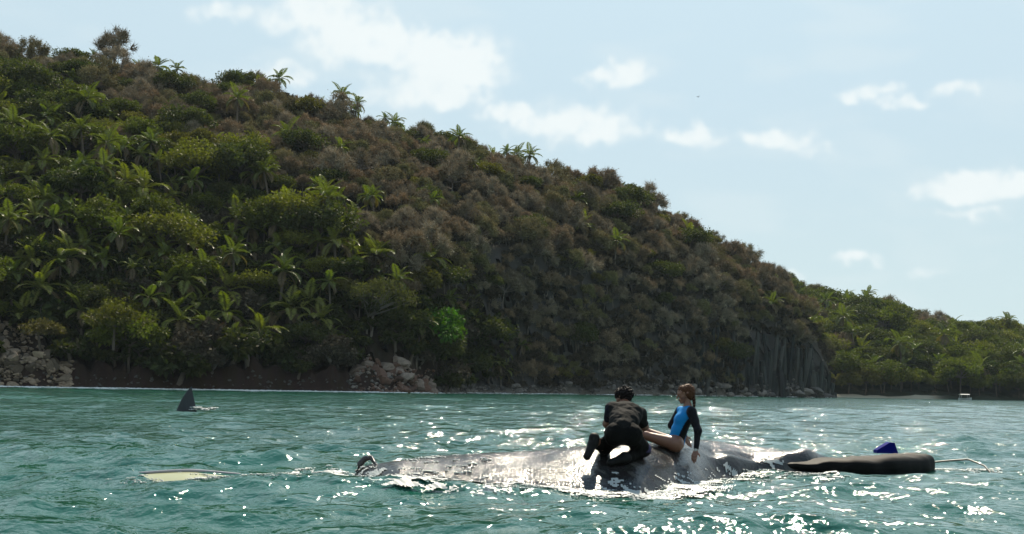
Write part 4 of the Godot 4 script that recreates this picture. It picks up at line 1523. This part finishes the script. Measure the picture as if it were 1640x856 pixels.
func build_foam() -> void:
	# froth: heaps of small flattened bubbles clumps
	var meshes := []
	var fm := mat(0.55, 0.5)
	for k in 3:
		rng.seed = 600 + k
		var mb := MB.new()
		var b := []
		for i in 9:
			var a := rng.randf() * TAU
			var r := sqrt(rng.randf()) * 0.09
			var p := Vector3(cos(a) * r * 1.7, rng.randf_range(-0.006, 0.01), sin(a) * r)
			b.append([p, p + Vector3(rng.randf_range(-0.03, 0.03), 0, rng.randf_range(-0.02, 0.02)), rng.randf_range(0.012, 0.03), rng.randf_range(0.01, 0.022)])
		mb.field(b, 0.009, 0.012, paint(Color(0.42, 0.44, 0.425)))
		meshes.append(mb.mesh(fm))
	var list := []
	var nz := noise(91, 1.3, 3)
	rng.seed = 610
	var tries := 0
	while list.size() < 1200 and tries < 60000:
		tries += 1
		var x := rng.randf_range(-2.3, 4.6)
		var zf := table(back, x, 1)
		var d := rng.randf_range(-0.35, 1.0)
		d = d * absf(d) if d > 0.0 else d
		var z := zf + 0.12 + d * 1.0
		var dens := exp(-pow(d / (0.34 if d > 0.0 else 0.22), 2.0)) * (0.35 + 0.9 * nz.get_noise_2d(x * 0.7, z * 1.6)) * (1.0 - 0.75 * sstep(2.2, 3.0, x))
		if rng.randf() > dens:
			continue
		var hh := wave_at(x, z, 0.1).y
		var wy := whale_height(x, z)
		list.append({"pos": Vector3(x, maxf(hh, wy) + 0.004, z), "yaw": rng.randf_range(-0.5, 0.5), "scale": rng.randf_range(0.14, 0.5), "tall": 0.8, "variant": rng.randi() % 3})
	# wash over the low left end and round the tip
	for i in 500:
		var x := rng.randf_range(-2.7, -0.2)
		var z := rng.randf_range(-16.6, -14.7)
		if nz.get_noise_2d(x * 1.1 + 50.0, z * 3.0) < 0.12:
			continue
		list.append({"pos": Vector3(x, maxf(wave_at(x, z, 0.1).y, whale_height(x, z)) + 0.002, z), "yaw": rng.randf_range(-0.4, 0.4), "scale": rng.randf_range(0.14, 0.5), "tall": 0.7, "variant": rng.randi() % 3})
	# round the sunken board, the fin and the rod
	for i in 150:
		var x := -3.72 + rng.randfn(0.25, 0.42)
		var z := -14.55 + rng.randfn(0.0, 0.13)
		list.append({"pos": Vector3(x, wave_at(x, z, 0.1).y + 0.004, z), "yaw": rng.randf_range(-0.4, 0.4), "scale": rng.randf_range(0.14, 0.5), "tall": 0.7, "variant": rng.randi() % 3})
	for i in 40:
		var x := -12.05 + rng.randfn(0.25, 0.2)
		list.append({"pos": Vector3(x, 0.08 + absf(rng.randfn(0.0, 0.06)), -48.4 + rng.randfn(0.0, 0.1)), "yaw": rng.randf() * TAU, "scale": rng.randf_range(0.6, 1.4), "tall": 0.8, "variant": rng.randi() % 3})
	for i in 40:
		var x := rng.randf_range(6.4, 7.5)
		var z := -19.0 + rng.randfn(0.0, 0.15)
		list.append({"pos": Vector3(x, wave_at(x, z, 0.15).y + 0.004, z), "yaw": 0.0, "scale": rng.randf_range(0.4, 0.9), "tall": 0.5, "variant": rng.randi() % 3})
	stuff_copies("foam", "white froth washing round the whale, the board and the fin", list, meshes)
	# the thin froth that hangs together in ragged sheets along the waterline
	var lace := noise(92, 5.0, 4)
	var veil := noise(93, 0.9, 2)
	var sheet := MB.new()
	var hold := {}
	for i in 330:
		for j in 62:
			var x := -2.75 + i * 0.0215
			var zf := table(back, x, 1)
			var d := -0.5 + j * 0.026
			var z := zf + 0.05 + d
			var core := exp(-pow(d / (0.5 if d > 0.0 else 0.2), 2.0)) * (1.0 - 0.6 * sstep(2.3, 3.2, x))
			if x < -0.4:
				core = maxf(core, 0.55 * (1.0 - sstep(0.0, 1.1, -d)) * sstep(-0.4, -0.9, x))
			var v := absf(lace.get_noise_2d(x * 0.45, z * 0.8)) * 1.6 + 0.55 * veil.get_noise_2d(x, z * 2.0)
			if v > core * 0.68 - 0.11:
				continue
			var ids := []
			for q in [[0, 0], [1, 0], [1, 1], [0, 1]]:
				var key := Vector2i(i + q[0], j + q[1])
				if not hold.has(key):
					var px := -2.75 + key.x * 0.0215
					var pz := table(back, px, 1) + 0.05 - 0.5 + key.y * 0.026
					var py := maxf(wave_at(px, pz, 0.1).y, whale_height(px, pz)) + 0.012 + 0.012 * lace.get_noise_2d(px * 3.0, pz * 3.0)
					hold[key] = sheet.vert(Vector3(px, py, pz), Vector3.UP, Color(0.36, 0.38, 0.365))
				ids.append(hold[key])
			sheet._face(ids[0], ids[1], ids[2])
			sheet._face(ids[0], ids[2], ids[3])
	sheet.smooth_normals()
	tag(obj("froth", sheet.mesh(), fm), "lacy white froth along the whale's near waterline", "", "", "stuff")
	var surf := []
	for i in 1600:
		var s := rng.randf_range(-60, 1330)
		var dens := 1.0 if s < 640.0 else 0.25
		if rng.randf() > dens:
			continue
		var p := land(coast, s, -0.004 + rng.randfn(0.0, 0.0025))
		surf.append({"pos": Vector3(p.x, 0.05 + rng.randf() * 0.1, p.z), "yaw": rng.randf_range(-0.4, 0.4), "scale": rng.randf_range(3.5, 8.0), "tall": 0.55, "variant": rng.randi() % 3})
	var bright := []
	for m in meshes:
		var c := (m as ArrayMesh).surface_get_arrays(0)
		var col: PackedColorArray = c[Mesh.ARRAY_COLOR]
		col.fill(Color(0.82, 0.83, 0.8))
		c[Mesh.ARRAY_COLOR] = col
		var b := ArrayMesh.new()
		b.add_surface_from_arrays(Mesh.PRIMITIVE_TRIANGLES, c)
		b.surface_set_material(0, fm)
		bright.append(b)
	stuff_copies("surf", "thin white line of surf along the near shore", surf, bright)


# ------------------------------------------------------------------ scene
func _ready() -> void:
	var cam := Camera3D.new()
	cam.name = "camera"
	cam.fov = rad_to_deg(2.0 * atan(428.0 / 2000.0))
	cam.near = 0.1
	cam.far = 3000.0
	cam.position = Vector3(0, 1.12, 0)
	cam.basis = Basis(Vector3.RIGHT, atan(194.3 / 2000.0)) * Basis(Vector3(0, 0, 1), deg_to_rad(1.0))
	add_child(cam)
	var sun := DirectionalLight3D.new()
	sun.name = "sun"
	sun.light_energy = 1.6
	sun.light_color = Color(1.0, 0.95, 0.86)
	sun.light_angular_distance = 0.5
	sun.shadow_enabled = true
	var az := deg_to_rad(9.0)
	var el := deg_to_rad(49.0)
	var to_sun := Vector3(sin(az) * cos(el), sin(el), -cos(az) * cos(el))
	sun.basis = Basis.looking_at(-to_sun)
	add_child(sun)
	var env := Environment.new()
	env.background_mode = Environment.BG_SKY
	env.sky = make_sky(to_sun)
	env.tonemap_mode = Environment.TONE_MAPPER_LINEAR
	env.tonemap_exposure = 1.4
	env.fog_enabled = true
	env.fog_density = 0.00006
	env.fog_light_color = Color(0.86, 0.93, 0.97)
	env.sdfgi_enabled = true
	env.ssao_enabled = true
	env.ssil_enabled = true
	var we := WorldEnvironment.new()
	we.name = "environment"
	we.environment = env
	add_child(we)

	wood_mat = mat(0.85, 0.3)
	leaf_mat = mat(0.72, 0.32)
	leaf_mat.backlight_enabled = true
	leaf_mat.backlight = Color(0.72, 0.8, 0.32)
	twig_mat = mat(0.85, 0.25)
	twig_mat.backlight_enabled = true
	twig_mat.backlight = Color(0.4, 0.34, 0.27)
	palm_mat = mat(0.42, 0.5)
	palm_mat.backlight_enabled = true
	palm_mat.backlight = Color(0.75, 0.85, 0.35)
	rock_mat = mat(0.85, 0.35)
	rock_mat.normal_enabled = true
	rock_mat.normal_texture = normal_tex(3, 0.02, 8.0, 512)
	rock_mat.uv1_triplanar = true
	rock_mat.uv1_world_triplanar = true
	rock_mat.uv1_scale = Vector3.ONE * 0.25

	var water := mat(0.055, 0.5)
	water.normal_enabled = true
	water.normal_texture = normal_tex(7, 0.009, 9.0, 1024, 6)
	water.normal_scale = 1.25
	water.uv1_triplanar = true
	water.uv1_world_triplanar = true
	water.uv1_triplanar_sharpness = 8.0
	water.uv1_scale = Vector3.ONE * (1.0 / 7.0)
	build_water(water)
	terrain("hill", coast, rock_mat, hill_color, -350, 1337, 330, "steep forested hill and headland falling to the sea")
	terrain("far_hill", far_coast, rock_mat, far_color, 1240, 2100, 120, "low green far hill with a strip of sand beach")
	build_rocks()
	build_plants()
	var wet := mat(0.17, 0.44)
	wet.normal_enabled = true
	wet.normal_texture = normal_tex(8, 0.03, 10.0, 512, 4)
	wet.normal_scale = 0.6
	wet.uv1_triplanar = true
	wet.uv1_world_triplanar = true
	wet.uv1_scale = Vector3.ONE * 1.6
	build_whale(wet)
	build_people()
	build_things()
	build_foam()
